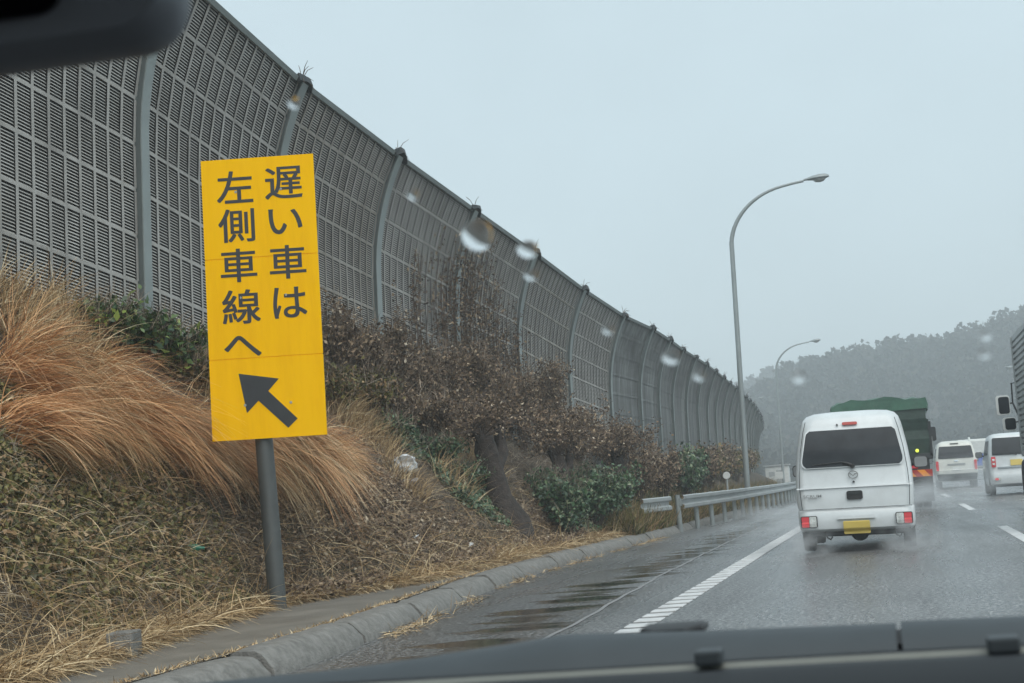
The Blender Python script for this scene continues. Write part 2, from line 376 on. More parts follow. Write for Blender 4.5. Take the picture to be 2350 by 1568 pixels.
tag(np_mesh('concrete_strip', V, Q, M['slab']), kind='structure', label='muddy concrete strip between kerb and grass')

# embankment
V = []; Q = []; Yb = list(np.concatenate([np.arange(-4, 60, 0.3), np.arange(60, 320, 4.0)])); nb = 26
for Y in Yb:
    a = min(x_strip(Y), x_kerb(Y) - 0.34) if Y > 22 else x_strip(Y); b = x_wall(Y) - 2.5
    for i in range(nb + 1):
        X = a + (b - a) * i / nb; V.append((X, Y, z_bank(X, Y) if i else 0.12))
for j in range(len(Yb) - 1):
    for i in range(nb): k = j * (nb + 1) + i; Q.append((k, k + 1, k + nb + 2, k + nb + 1))
bankm = mat('bank_soil', (0.075, 0.058, 0.04), 0.95, var=0.6, scale=7, bump=1.0, bscale=18, dirt=(0.035, 0.04, 0.018), dscale=1.4)
tag(np_mesh('embankment', V, Q, bankm, smooth=True), kind='structure', label='steep earth embankment rising to the noise barrier')

# ------------------------------------------------------------------ noise barrier
wall = empty('noise_barrier', (x_wall(16), 16, z_wall(16)), 'long grey louvred noise barrier with curved top standing on the grass embankment', 'noise barrier')
WO = Vector(wall.location)
HP = 4.24; ST = 2.2
def prof(s):
    """arc length -> (offset towards the road, height)"""
    if s < ST: return 0.0, s
    rr = 4.2; t = (s - ST) / rr; return rr * (1 - math.cos(t)), ST + rr * math.sin(t)
posts = [Vector((x_wall(3.0), 3.0, 0))]
while posts[-1].y < 150:
    p = posts[-1]; lo, hi = p.y + 2, p.y + 4.2
    for _ in range(30):
        my = (lo + hi) / 2
        if (Vector((x_wall(my), my, 0)) - p).length < 4.0: lo = my
        else: hi = my
    posts.append(Vector((x_wall(lo), lo, 0)))
for p in posts: p.z = z_wall(p.y) - 0.15
LEAN = math.tan(TILT)
def wpt(a, b, u, s, off=0.0):
    """point of the bay between posts a, b: u along it, s up the profile, off proud of the face"""
    base = a.lerp(b, u); d = (b - a); nrm = Vector((d.y, -d.x, 0)).normalized()
    o, h = prof(s); o2, h2 = prof(s + 0.01); tx, tz = (o2 - o) / 0.01, (h2 - h) / 0.01
    q = base + nrm * (o + off * tz + h * LEAN) + Vector((0, 0, h - off * tx))
    return q - WO
NROW, NC, NS = 8, 13, 14
RH = HP / NROW
for k in range(len(posts) - 1):
    a, b = posts[k], posts[k + 1]
    louvred = b.y < 40.5; tone_ = ('frame', 'frame_b', 'frame')[k % 3]; tone2_ = ('slat', 'slat_b', 'slat', 'slat', 'slat_b')[k % 5]
    mb = MB(); ms = MB()
    if louvred:
        u0, u1 = 0.03, 0.97; cw = (u1 - u0) / NC
        for r_ in range(NROW):
            s0 = r_ * RH
            # rail between rows
            for (ua, ub, sa, sb) in [(u0, u1, s0, s0 + 0.042)] + [(u0 + c * cw - 0.0062, u0 + c * cw + 0.0062, s0 + 0.042, s0 + RH) for c in range(NC + 1)]:
                mb.add([wpt(a, b, ua, sa, 0.03), wpt(a, b, ub, sa, 0.03), wpt(a, b, ub, sb, 0.03), wpt(a, b, ua, sb, 0.03)], [(0, 1, 2, 3)])
            pt = (RH - 0.042) / NS
            for c in range(NC):
                ua, ub = u0 + c * cw + 0.0062, u0 + (c + 1) * cw - 0.0062
                for q in range(NS):
                    sa = s0 + 0.042 + q * pt
                    ms.add([wpt(a, b, ua, sa, 0.024), wpt(a, b, ub, sa, 0.024), wpt(a, b, ub, sa + pt * 0.64, 0.006), wpt(a, b, ua, sa + pt * 0.64, 0.006)], [(0, 1, 2, 3)])
        pan = mb.build('louvre_panel', M[tone_], wall, fix=False); ms.build('slats', M[tone2_], pan, fix=False)
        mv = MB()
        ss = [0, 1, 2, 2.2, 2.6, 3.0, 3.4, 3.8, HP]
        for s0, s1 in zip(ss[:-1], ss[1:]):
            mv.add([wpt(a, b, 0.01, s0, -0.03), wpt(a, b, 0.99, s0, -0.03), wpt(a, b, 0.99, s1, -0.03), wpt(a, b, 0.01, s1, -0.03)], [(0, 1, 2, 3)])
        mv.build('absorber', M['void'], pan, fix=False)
    else:
        ss = [0, 1, 2, 2.2, 2.6, 3.0, 3.4, 3.8, HP]
        for off in (0.0, -0.05):
            for s0, s1 in zip(ss[:-1], ss[1:]):
                mb.add([wpt(a, b, 0.02, s0, off), wpt(a, b, 0.98, s0, off), wpt(a, b, 0.98, s1, off), wpt(a, b, 0.02, s1, off)], [(0, 1, 2, 3)])
        for s0 in np.arange(0, HP, RH * 1.0):
            mb.add([wpt(a, b, 0.02, s0, 0.02), wpt(a, b, 0.98, s0, 0.02), wpt(a, b, 0.98, s0 + 0.05, 0.02), wpt(a, b, 0.02, s0 + 0.05, 0.02)], [(0, 1, 2, 3)])
        if b.y < 90:
            for c in range(1, 13):
                for s0, s1 in zip(ss[:-1], ss[1:]):
                    mb.add([wpt(a, b, c / 13, s0, 0.012), wpt(a, b, c / 13 + 0.012, s0, 0.012), wpt(a, b, c / 13 + 0.012, s1, 0.012), wpt(a, b, c / 13, s1, 0.012)], [(0, 1, 2, 3)])
        mb.build('flat_panel', M['sheet'], wall, fix=False)
    # coping along the top
    mc = MB()
    mc.sweep([[wpt(a, b, u, HP - 0.02, 0.06), wpt(a, b, u, HP + 0.05, 0.06), wpt(a, b, u, HP + 0.05, -0.06), wpt(a, b, u, HP - 0.02, -0.06)] for u in (0.015, 0.985)])
    mc.build('coping', M['post'], wall)
for k, p in enumerate(posts):
    a, b = (posts[k], posts[k + 1]) if k + 1 < len(posts) else (posts[k] - (posts[k] - posts[k - 1]), posts[k])
    if k + 1 == len(posts): a, b = posts[k], posts[k] + (posts[k] - posts[k - 1])
    mb = MB(); hw = 0.095 / 4
    for (w0, w1, o0, o1) in ((-hw, hw, 0.085, 0.100), (-hw * 0.12, hw * 0.12, -0.06, 0.085), (-hw, hw, -0.075, -0.06)):
        mb.sweep([[wpt(a, b, w0, s, o0), wpt(a, b, w1, s, o0), wpt(a, b, w1, s, o1), wpt(a, b, w0, s, o1)] for s in [-0.6] + list(np.linspace(0, ST, 4)) + list(np.linspace(ST + .2, HP + .02, 9))])
    pst = mb.build('post', M['post'], wall)
    # ragged cap: a small sloping plate overhanging the joint
    if k >= 1:
        mc = MB(); e = (b - a).normalized(); T = wpt(a, b, 0, HP + 0.03, 0.0)
        rg = []
        for t, wdt, dz in ((-0.26, 0.03, -0.02), (-0.05, 0.08, 0.03), (0.16, 0.10, 0.02), (0.32, 0.02, -0.07)):
            c = T + e * t * 0.8 + Vector((0.05, 0, dz)); j = lambda s: random.uniform(-s, s)
            rg.append([c + Vector((wdt + j(.02), j(.03), -0.05 + j(.02))), c + Vector((wdt * .6, j(.03), 0.05 + j(.03))), c + Vector((-wdt, j(.03), 0.03 + j(.02))), c + Vector((-wdt + j(.02), 0, -0.06))])
        mc.sweep(rg); mc.build('post_cap', M['truckd'], pst)
        mt_ = MB()
        for q in range(9):
            c = T + e * .05 * (q % 3 - 1) * .2 + Vector((.03, 0, .03))
            d = Vector((random.uniform(-.1, .2), random.uniform(-.25, .25), random.uniform(-.18, .22)))
            mt_.tube([c, c + d * .5 + Vector((0, 0, .04)), c + d], [.007, .005, .003], 4)
        mt_.build('dry_tuft', M['twig'], pst, fix=False)

# ------------------------------------------------------------------ vegetation builders (numpy)
def ribbons(P0, D, L, W, droop, segs=4, curl=None):
    """blades: roots P0, start directions D, lengths L, widths W, droop bends them down"""
    n = len(P0); ts = np.linspace(0, 1, segs + 1)
    D = D / np.linalg.norm(D, axis=1, keepdims=True)
    side = np.cross(D, np.tile([0.1, 0.2, 1.0], (n, 1)) + RNG.normal(0, .5, (n, 3))); side /= np.linalg.norm(side, axis=1, keepdims=True) + 1e-9
    pts = np.zeros((n, segs + 1, 2, 3)); p = P0.copy(); d = D.copy()
    for i, t in enumerate(ts):
        w = W * (1 - 0.85 * t)
        pts[:, i, 0] = p - side * w[:, None]; pts[:, i, 1] = p + side * w[:, None]
        d = d + np.stack([np.zeros(n), np.zeros(n), -droop / segs], 1)
        if curl is not None: d = d + curl / segs
        d /= np.linalg.norm(d, axis=1, keepdims=True)
        p = p + d * (L / segs)[:, None]
    V = pts.reshape(-1, 3); base = np.arange(n)[:, None] * (segs + 1) * 2
    q = []
    for i in range(segs): q.append(np.stack([base[:, 0] + 2 * i, base[:, 0] + 2 * i + 1, base[:, 0] + 2 * i + 3, base[:, 0] + 2 * i + 2], 1))
    return V, np.concatenate(q)
def leaves(C, S, flat=0.0, aspect=0.6, nrm=None):
    """folded diamond leaves (two triangles as one bent quad) at C, sizes S"""
    n = len(C); A = RNG.normal(0, 1, (n, 3)); A /= np.linalg.norm(A, axis=1, keepdims=True)
    N = RNG.normal(0, 1, (n, 3)) if nrm is None else nrm + RNG.normal(0, flat, (n, 3))
    A = A - N * (np.sum(A * N, 1) / (np.sum(N * N, 1) + 1e-9))[:, None]; A /= np.linalg.norm(A, axis=1, keepdims=True) + 1e-9
    B = np.cross(N, A); B /= np.linalg.norm(B, axis=1, keepdims=True) + 1e-9
    N = N / (np.linalg.norm(N, axis=1, keepdims=True) + 1e-9); s = S[:, None]
    v0 = C - A * s; v2 = C + A * s; v1 = C + B * s * aspect + N * s * .25 - A * s * .1; v3 = C - B * s * aspect + N * s * .25 - A * s * .1
    V = np.stack([v0, v1, v2, v3], 1).reshape(-1, 3); b = np.arange(n)[:, None] * 4
    return V, b + np.array([[0, 1, 2, 3]])
def noise3(P, sc_, off=0.0):
    return np.array([mn.noise(Vector((float(p[0]) * sc_ + off, float(p[1]) * sc_, float(p[2]) * sc_))) for p in P])
zbv = lambda X, Y: np.array([z_bank(float(a), float(b)) for a, b in zip(X, Y)])

LM = dict(
    gold=leaf_mat('golden_grass', [(0, (0.293, 0.132, 0.058)), (0.3, (0.587, 0.299, 0.136)), (0.6, (0.759, 0.439, 0.213)), (0.85, (0.898, 0.579, 0.310)), (1, (0.925, 0.843, 0.581))], 0.5),
    straw=leaf_mat('straw', [(0, (0.122, 0.084, 0.049)), (0.35, (0.351, 0.236, 0.123)), (0.7, (0.567, 0.404, 0.217)), (1, (0.750, 0.626, 0.404))], 0.6),
    greyst=leaf_mat('grey_dead_stems', [(0, (0.079, 0.064, 0.053)), (0.5, (0.220, 0.175, 0.132)), (1, (0.519, 0.440, 0.349))], 0.7),
    brown=leaf_mat('dry_brown_leaves', [(0, (0.055, 0.040, 0.032)), (0.4, (0.137, 0.099, 0.070)), (0.75, (0.236, 0.169, 0.113)), (0.95, (0.360, 0.277, 0.182)), (1, (0.521, 0.453, 0.352))], 0.65, 0.15),
    olive=leaf_mat('mixed_olive_leaves', [(0, (0.043, 0.042, 0.017)), (0.4, (0.097, 0.097, 0.032)), (0.62, (0.195, 0.173, 0.051)), (0.78, (0.255, 0.157, 0.080)), (0.93, (0.337, 0.231, 0.121)), (1, (0.471, 0.348, 0.209))], 0.45),
    ivy=leaf_mat('dark_ivy_leaves', [(0, (0.015, 0.036, 0.019)), (0.5, (0.045, 0.098, 0.044)), (0.85, (0.098, 0.169, 0.077)), (1, (0.299, 0.338, 0.211))], 0.35, 0.5),
    bright=leaf_mat('green_broad_leaves', [(0, (0.016, 0.039, 0.018)), (0.5, (0.046, 0.098, 0.036)), (0.85, (0.117, 0.182, 0.058)), (1, (0.325, 0.416, 0.091))], 0.4, 0.5),
    forest=leaf_mat('far_forest', [(0, (0.016, 0.018, 0.016)), (0.5, (0.03, 0.031, 0.028)), (0.85, (0.046, 0.047, 0.038)), (1, (0.062, 0.062, 0.045))], 0.95, 0.05),
)

# short straw litter over the whole bank foot
def scatter(n, y0, y1, t0, t1, bias=1.0):
    u = RNG.random(n); Y = y0 + (y1 - y0) * RNG.random(n) ** bias
    xs = np.array([x_strip(y) for y in Y]); xw = np.array([x_wall(y) for y in Y])
    t = t0 + (t1 - t0) * u; X = xs + (xw - xs) * t
    return X, Y, t
def straw_litter():
    n = 80000; X, Y, t = scatter(n, 7, 30, -0.06, 0.5, 1.5)
    keep = RNG.random(n) < np.clip(1.12 - t * 3.0, 0.2, 1); X, Y = X[keep], Y[keep]; n = len(X)
    P = np.stack([X, Y, zbv(X, Y) + RNG.random(n) * 0.05], 1)
    D = np.stack([RNG.normal(0.2, .8, n), RNG.normal(0.05, .9, n), RNG.normal(0.08, .28, n)], 1)
    return ribbons(P, D, RNG.uniform(.08, .38, n), RNG.uniform(.002, .005, n), RNG.uniform(.2, .9, n), 3)
def long_straw():
    n = 6500; X, Y, t = scatter(n, 7, 24, -0.04, 0.42, 1.4); kp = RNG.random(n) < np.clip(1.1 - t * 3.4, 0.18, 1); X, Y, t = X[kp], Y[kp], t[kp]; n = len(X)
    P = np.stack([X, Y, zbv(X, Y) + RNG.random(n) * 0.05], 1)
    D = np.stack([RNG.normal(0.25, .8, n), RNG.normal(0.2, .8, n), RNG.normal(0.22, .28, n)], 1)
    return ribbons(P, D, RNG.uniform(.35, .75, n), RNG.uniform(.003, .006, n), RNG.uniform(.5, 1.4, n), 5)
V, Q = long_straw()
tag(np_mesh('long_straw', V, Q, LM['straw']), 'long bent straw stalks lying over the foot of the slope', 'dead grass', kind='stuff')
V, Q = straw_litter()
tag(np_mesh('straw_litter', V, Q, LM['straw']), 'flattened pale straw littering the foot of the embankment beside the kerb', 'dead grass', kind='stuff')

def dark_stems():
    n = 34000; X, Y, t = scatter(n, 7.5, 34, 0.1, 0.85, 1.4)
    P = np.stack([X, Y, zbv(X, Y) + RNG.random(n) * 0.06], 1)
    D = np.stack([RNG.normal(0.3, .6, n), RNG.normal(0.2, .7, n), RNG.normal(0.3, .4, n)], 1)
    return ribbons(P, D, RNG.uniform(.1, .4, n), RNG.uniform(.002, .004, n), RNG.uniform(.3, 1.2, n), 3)
V, Q = dark_stems()
tag(np_mesh('dead_stems', V, Q, LM['greyst']), 'tangled grey brown dead stems covering the slope', 'dead stems', kind='stuff')

# golden tall grass, combed over to the right and downhill
def tall_grass(spots):
    Vs, Qs, k = [], [], 0
    for (X0, Y0, rx, ry, n, L0, dirx, diry, dr) in spots:
        a = RNG.random(n) * 2 * math.pi; r = np.sqrt(RNG.random(n))
        X = X0 + rx * r * np.cos(a); Y = Y0 + ry * r * np.sin(a)
        P = np.stack([X, Y, zbv(X, Y) - 0.02], 1)
        D = np.stack([dirx + RNG.normal(0, .32, n), diry + RNG.normal(0, .42, n), 1.0 + RNG.normal(0, .32, n)], 1)
        curl = np.stack([np.full(n, dirx * 1.1), np.full(n, diry * 1.2), np.zeros(n)], 1) + RNG.normal(0, .38, (n, 3))
        V, Q = ribbons(P, D, L0 * RNG.uniform(.6, 1.15, n), RNG.uniform(.0035, .007, n), dr * RNG.uniform(.75, 1.3, n), 7, curl)
        Vs.append(V); Qs.append(Q + k); k += len(V)
    return np.concatenate(Vs), np.concatenate(Qs)
G = []; G2 = []
for px, py, rx_, ry_, k, L0, dx_, dy_, dr in ((50, 880, 60, 50, 9, .85, .5, .5, 1.7), (180, 900, 80, 40, 10, .9, .6, .5, 1.9), (30, 990, 60, 40, 8, .85, .6, .5, 1.8), (170, 980, 90, 40, 11, .9, .75, .45, 2.2),
                                     (310, 985, 60, 40, 11, 1.1, .9, .4, 2.5), (430, 1010, 70, 40, 12, 1.2, .95, .4, 2.7), (550, 1025, 70, 40, 12, 1.2, .95, .4, 2.7), (660, 1035, 60, 35, 10, 1.1, .9, .4, 2.6), (750, 1050, 40, 35, 5, .8, .7, .4, 2.2)):
    for _ in range(k):
        p = on_bank(px + random.uniform(-rx_, rx_), py + random.uniform(-ry_, ry_)); (G2 if random.random() < .3 else G).append((p.x, p.y, .09, .11, random.randint(90, 210), L0 * random.uniform(.7, 1.2), dx_ + random.uniform(-.3, .3), dy_ + random.uniform(-.45, .4), dr * random.uniform(.75, 1.3)))
V, Q = tall_grass(G)
tag(np_mesh('golden_grass', V, Q, LM['gold']), 'long golden brown grass combed over the slope behind the yellow sign', 'tall grass', kind='stuff')
V, Q = tall_grass(G2)
tag(np_mesh('pale_grass', V, Q, LM['straw']), 'paler yellowish strands among the golden grass behind the yellow sign', 'tall grass', kind='stuff')
G = []
for px, py, n in ((30, 740, 500), (90, 760, 500), (180, 775, 500), (440, 850, 500), (520, 900, 500), (800, 960, 500), (870, 1010, 400), (1070, 1060, 450), (1110, 1055, 300), (780, 930, 500), (930, 1100, 250), (1040, 1100, 200)):
    p = on_bank(px, py + 20); G.append((p.x, p.y, .3, .35, n, .55, 0.15, 0.1, 0.9))
V, Q = tall_grass(G)
tag(np_mesh('standing_straw', V, Q, LM['straw']), 'loose tufts of upright pale straw along the top of the slope', 'dead grass', kind='stuff')

def cover(n, regions, size, flat=.7):
    Cs = []
    for (px, py, rx, ry, w) in regions:
        c = on_bank(px, py); k = int(n * w); a = RNG.random(k) * 6.283; r = np.sqrt(RNG.random(k))
        X = c.x + rx * r * np.cos(a); Y = c.y + ry * r * np.sin(a)
        Cs.append(np.stack([X, Y, zbv(X, Y) + RNG.random(k) * 0.14 + .01], 1))
    C = np.concatenate(Cs); N = np.tile([0.55, -0.35, 0.75], (len(C), 1))
    return leaves(C, RNG.uniform(size * .6, size * 1.2, len(C)), flat, 0.6, N)
V, Q = cover(19000, [(120, 1110, .6, .9, .28), (40, 1210, .55, .8, .24), (280, 1170, .55, .9, .2), (160, 1260, .45, .8, .07), (420, 1220, .5, .9, .10)], 0.032)
tag(np_mesh('ground_cover', V, Q, LM['olive']), 'olive and brown creeping leaves covering the lower left slope', 'ground cover', kind='stuff')
V, Q = cover(12000, [(1090, 1140, .55, 1.3, .4), (1000, 1030, .5, 1.2, .15), (930, 1010, .4, 1.0, .1), (1330, 1170, .5, 2.0, .3), (1430, 1165, .45, 2.2, .25), (1520, 1165, .4, 2.4, .2)], 0.045)
tag(np_mesh('ivy_patch', V, Q, LM['ivy']), 'dark green ivy creeping around the foot of the pollarded tree', 'ivy', kind='stuff')
V, Q = cover(13000, [(1000, 1240, .6, 2.0, .25), (1250, 1240, .5, 2.5, .25), (720, 1230, .7, 1.6, .28), (900, 1180, .6, 1.6, .22)], 0.03)
tag(np_mesh('fallen_leaves', V, Q, LM['brown']), 'brown fallen leaves scattered at the foot of the slope', 'fallen leaves', kind='stuff')

# shrubs: stems fanning out of a root, leaves clustered along them
def shrub(name, base, rx, ry, rz, nleaf, lsize, lm, label, cat='shrub', group=None, nst=34, lean=(0, 0), gap=0.0):
    root = empty(name, base, label, cat, group)
    mb = MB(); tips = []
    for i in range(nst):
        a = random.uniform(0, 6.283); q = math.sqrt(random.random())
        e = Vector((rx * q * math.cos(a) + lean[0], ry * q * math.sin(a) + lean[1], rz * random.uniform(.55, 1.0)))
        m1 = Vector((e.x * .35, e.y * .35, e.z * .55)) + Vector((random.uniform(-.06, .06), random.uniform(-.06, .06), 0))
        mb.tube([(0, 0, -.15), m1, e], [.014, .009, .004], 4, cap=False); tips.append((m1, e))
        for _ in range(2):
            t = random.uniform(.2, .9); c = m1.lerp(e, t); e2 = c + Vector((random.uniform(-.3, .3) * rx, random.uniform(-.3, .3) * ry, random.uniform(.05, .3) * rz))
            mb.tube([c, e2], [.006, .003], 3, cap=False); tips.append((c, e2))
    mb.build('stems', M['twig'], root, fix=False)
    nt_ = int(380 + 420 * rz); i0 = RNG.integers(0, len(tips), nt_); tt_ = RNG.random((nt_, 1)); A0 = np.array([t[0][:] for t in tips]); A1 = np.array([t[1][:] for t in tips])
    Vt, Qt = ribbons(A0[i0] * (1 - tt_) + A1[i0] * tt_, np.stack([RNG.normal(.1, .5, nt_), RNG.normal(0, .5, nt_), np.abs(RNG.normal(.8, .4, nt_))], 1), RNG.uniform(.12, .42, nt_), np.full(nt_, .0035), RNG.uniform(-.2, .6, nt_), 3)
    np_mesh('twigs', Vt, Qt, LM['greyst'], root)
    T0 = np.array([t[0] for t in tips]); T1 = np.array([t[1] for t in tips])
    idx = RNG.integers(0, len(tips), nleaf); t = RNG.random(nleaf)[:, None] ** .8
    C = T0[idx] * (1 - t) + T1[idx] * t + RNG.normal(0, .055 * (rx + ry + rz) / 3 + .03, (nleaf, 3))
    C[:, 2] = np.maximum(C[:, 2], 0.02)
    V, Q = leaves(C, RNG.uniform(lsize * .5, lsize * 1.15, nleaf), 1.0, .55)
    np_mesh('foliage', V, Q, lm, root)
    return root
def sb(px, py): 
    d = ray(px, py).normalized(); t = 6.0
    while t < 90:
        p = O + d * t
        if p.z < z_bank(p.x, p.y) or p.x < x_wall(p.y) + .42: break
        t += .03
    return Vector((p.x, p.y, z_bank(p.x, p.y) - .05))
def rise(b, px, py): return (atY(px, py, b.y).z - b.z) / .97
SH = [(255, 780, 700, .35, .45, 'bright', 'green broad leaved shrub in dry grass left of the nearest barrier post'), (330, 800, 735, .35, .5, 'bright', 'green broad leaved shrub at the foot of the nearest barrier post'),
      (385, 860, 775, .4, .5, 'bright', 'dark green shrub in dry grass between the nearest post and the yellow sign'), (440, 890, 830, .35, .5, 'olive', 'olive shrub with dry stalks just left of the yellow sign'),
      (770, 850, 715, .5, .55, 'brown', 'tall brown leaved shrub directly right of the yellow sign'), (825, 880, 775, .45, .55, 'brown', 'brown leaved shrub between the sign and the third barrier post'),
      (890, 890, 745, .5, .6, 'brown', 'brown leaved shrub under the barrier post right of the sign'), (950, 930, 830, .5, .7, 'brown', 'lower brown shrub just right of that post'),
      (1020, 930, 800, .45, .7, 'brown', 'high brown shrub reaching up the vine covered barrier bay'), (1085, 940, 810, .45, .7, 'brown', 'high brown shrub at the right side of the vine covered bay'),
      (1140, 970, 870, .5, .8, 'brown', 'brown shrub behind the leaning trunk fork'), (1200, 980, 850, .5, .9, 'brown', 'twiggy brown shrub above the leaning trunk, against the barrier'),
      (1265, 990, 850, .45, .9, 'brown', 'twiggy brown shrub at the next barrier post after the vine'), (1325, 1020, 945, .5, 1.1, 'brown', 'low brown shrub before the flat panels begin'), (1390, 1050, 985, .5, 1.3, 'brown', 'low dusky brown shrub where the flat panels begin'),
      (775, 960, 850, .5, .7, 'olive', 'olive tinged shrub beside the lower right of the sign board'), (850, 980, 850, .5, .8, 'olive', 'olive tinged shrub in front of the brown shrubs by the sign'),
      (920, 1010, 900, .5, .8, 'brown', 'brown shrub above the white plastic bag'), (900, 1030, 960, .4, .7, 'ivy', 'dark green leafy shrub left above the white plastic bag'), (990, 1020, 910, .5, .9, 'brown', 'wide brown shrub right above the white plastic bag'),
      (1060, 1040, 930, .5, .9, 'brown', 'brown shrub left of the leaning trunk fork'), (1010, 1070, 1015, .4, .8, 'ivy', 'low green ivy mound right of the white plastic bag'), (1090, 1130, 1070, .35, .9, 'ivy', 'low green ivy mound left of the leaning trunk'),
      (1260, 1170, 1090, .35, .8, 'ivy', 'leafy ivy bush directly right of the trunk foot'), (1320, 1180, 1080, .35, 1.0, 'ivy', 'leafy ivy bush by the kerb between trunk and guardrail')]
for px, py, pt, rx, ry, lm, lab in SH:
    b = sb(px, py); rz = max(.3, rise(b, px, pt)); shrub('shrub', b, rx, ry, rz, int((800 + 1350 * rz) if lm != 'bright' else 1300), .038 if lm != 'bright' else .055, LM[lm], lab, nst=34 if rz > .5 else 20)
# vine climbing the bays beyond the sign
def vine():
    root = empty('climbing_vine', (x_wall(29), 29, z_wall(29)), 'dry brown climbing vine spread over the noise barrier louvres', 'vine')
    W = Vector(root.location); mb = MB(); ends = []
    def wp(Y, s, off):
        k = max(0, min(len(posts) - 2, next(i for i in range(len(posts) - 1) if posts[i + 1].y > Y)))
        a, b = posts[k], posts[k + 1]; return wpt(a, b, (Y - a.y) / (b.y - a.y), s, off) + WO - W
    for i in range(85):
        Y = random.uniform(23.6, 31.0); s = 0.2; top = random.uniform(1.6, 3.9) * (1 - 0.09 * abs(Y - 27.5))
        pts = [wp(Y, s, .07)]
        while s < top:
            s += .3; Y = min(33, max(23.3, Y + random.uniform(-.16, .16))); pts.append(wp(Y, min(s, 4.2), random.uniform(.06, .14)))
        mb.tube(pts, [.012 * (1 - .7 * j / len(pts)) for j in range(len(pts))], 4, cap=False); ends += pts
    mb.build('stems', M['twig'], root, fix=False)
    E = np.array([e[:] for e in ends]); n = 9000
    C = E[RNG.integers(0, len(E), n)] + RNG.normal(0, .10, (n, 3)) * np.array([.4, 1.3, 1.3])
    V, Q = leaves(C, RNG.uniform(.018, .045, n), 1.0, .5); np_mesh('foliage', V, Q, LM['brown'], root)
vine()

# pollarded trees: thick leaning trunk, cut fork, a broom of dry twigs
def pollard(px, py, H, lean, crown, label, nleaf=3200, thick=.2, group='pollarded roadside trees'):
    b = sb(px, py); root = empty('pollarded_tree', b, label, 'tree', group)
    mb = MB(); top = Vector((lean[0], lean[1], H))
    def wig(s): return Vector((random.uniform(-s, s), random.uniform(-s, s), 0))
    pts = [Vector((0, 0, -.3)), Vector((0, 0, .05)), top * .3 + wig(.05), top * .62 + wig(.06), top * .85 + wig(.04), top]
    mb.tube(pts, [thick * 2.2, thick * 1.65, thick * 1.05, thick * .9, thick * 1.0, thick * .75], 12)
    mb.tube([top * .6, top * .75 + Vector((.1, .35, .1)), top * .95 + Vector((.1, .55, .2))], [thick * .7, thick * .6, thick * .5], 9)
    mb.tube([top * .8, top * 1.0 + Vector((-.12, -.1, .12))], [thick * .6, thick * .5], 9)
    mb.build('trunk', M['bark'], root, smooth=True)
    tw = MB(); ends = []
    for i in range(90):
        s = random.choice([top, top * .95 + Vector((.1, .55, .2)), top + Vector((-.12, -.1, .12))])
        e = s + Vector((random.gauss(0, crown[0]), random.gauss(0.2, crown[1]), abs(random.gauss(crown[2], crown[2] * .5)) - .15))
        m1 = s.lerp(e, .5) + wig(.1) + Vector((0, 0, .08))
        tw.tube([s, m1, e], [.009, .006, .003], 4, cap=False); ends.append((m1, e))
        for _ in range(2):
            c = m1.lerp(e, random.random()); f = c + Vector((random.uniform(-.25, .25), random.uniform(-.3, .3), random.uniform(-.05, .3)))
            tw.tube([c, f], [.005, .002], 3, cap=False); ends.append((c, f))
    tw.build('twigs', M['twig'], root, fix=False)
    T0 = np.array([t[0][:] for t in ends]); T1 = np.array([t[1][:] for t in ends]); i = RNG.integers(0, len(ends), nleaf); t = RNG.random((nleaf, 1))
    V, Q = leaves(T0[i] * (1 - t) + T1[i] * t + RNG.normal(0, .06, (nleaf, 3)), RNG.uniform(.016, .04, nleaf), 1.0, .55)
    np_mesh('crown', V, Q, LM['brown'], root)
pollard(1172, 1200, 1.45, (-.30, -.1, 0), (.3, .5, .4), 'dark pollarded tree with thick leaning trunk nearest the camera', 2200, .19)
pollard(1300, 1190, 1.2, (-.1, .2, 0), (.4, .9, .55), 'pollarded tree half hidden in leaves behind the leaning trunk', 4200, .14)
pollard(1420, 1160, 1.15, (.05, .2, 0), (.4, 1.0, .45), 'pollarded tree among ivy bushes before the guardrail end', 4200, .14)

# the shrub row behind the shoulder and the guardrail
rows = [(25.2, -5.65, .4, .9, .8, 'ivy', 'dark green ivy bush right of the leaning trunk'), (28, -5.7, .5, 1.2, .9, 'ivy', 'dark green ivy bush beside the kerb before the guardrail'),
        (30, -5.7, .6, 1.8, .9, 'ivy', 'dark ivy bush where the guardrail begins'), (34, -5.9, .6, 1.9, 1.15, 'brown', 'brown dry bush behind the guardrail end'),
        (38, -5.9, .6, 2.0, 1.25, 'brown', 'brown leafy bush behind the first guardrail span'), (42, -5.8, .6, 2.0, 1.2, 'ivy', 'green bush behind the guardrail just before the round delineator'),
        (46.5, -6.0, .6, 2.2, 1.2, 'brown', 'dusky brown bush around the round delineator'), (51, -6.2, .6, 2.4, 1.15, 'olive', 'olive bush just before the near street lamp'),
        (57, -6.5, .6, 2.8, 1.15, 'brown', 'hazy brown bush just behind the near street lamp'), (64, -6.7, .6, 3.2, 1.1, 'olive', 'hazy olive bush beyond the near street lamp'),
        (72, -7.2, .6, 3.6, 1.1, 'brown', 'faint bush farther along the guardrail'), (82, -7.9, .7, 4.2, 1.1, 'olive', 'faint far bush near the white hut')]
for i, (Y, X, rx, ry, rz, lm, lab) in enumerate(rows):
    z = z_bank(X, Y); shrub('shrub', (X, Y, z - .1), rx, ry, rz + .25, int(3600 if Y < 48 else 2200), .05 if Y < 40 else .07, LM[lm], lab, nst=34)

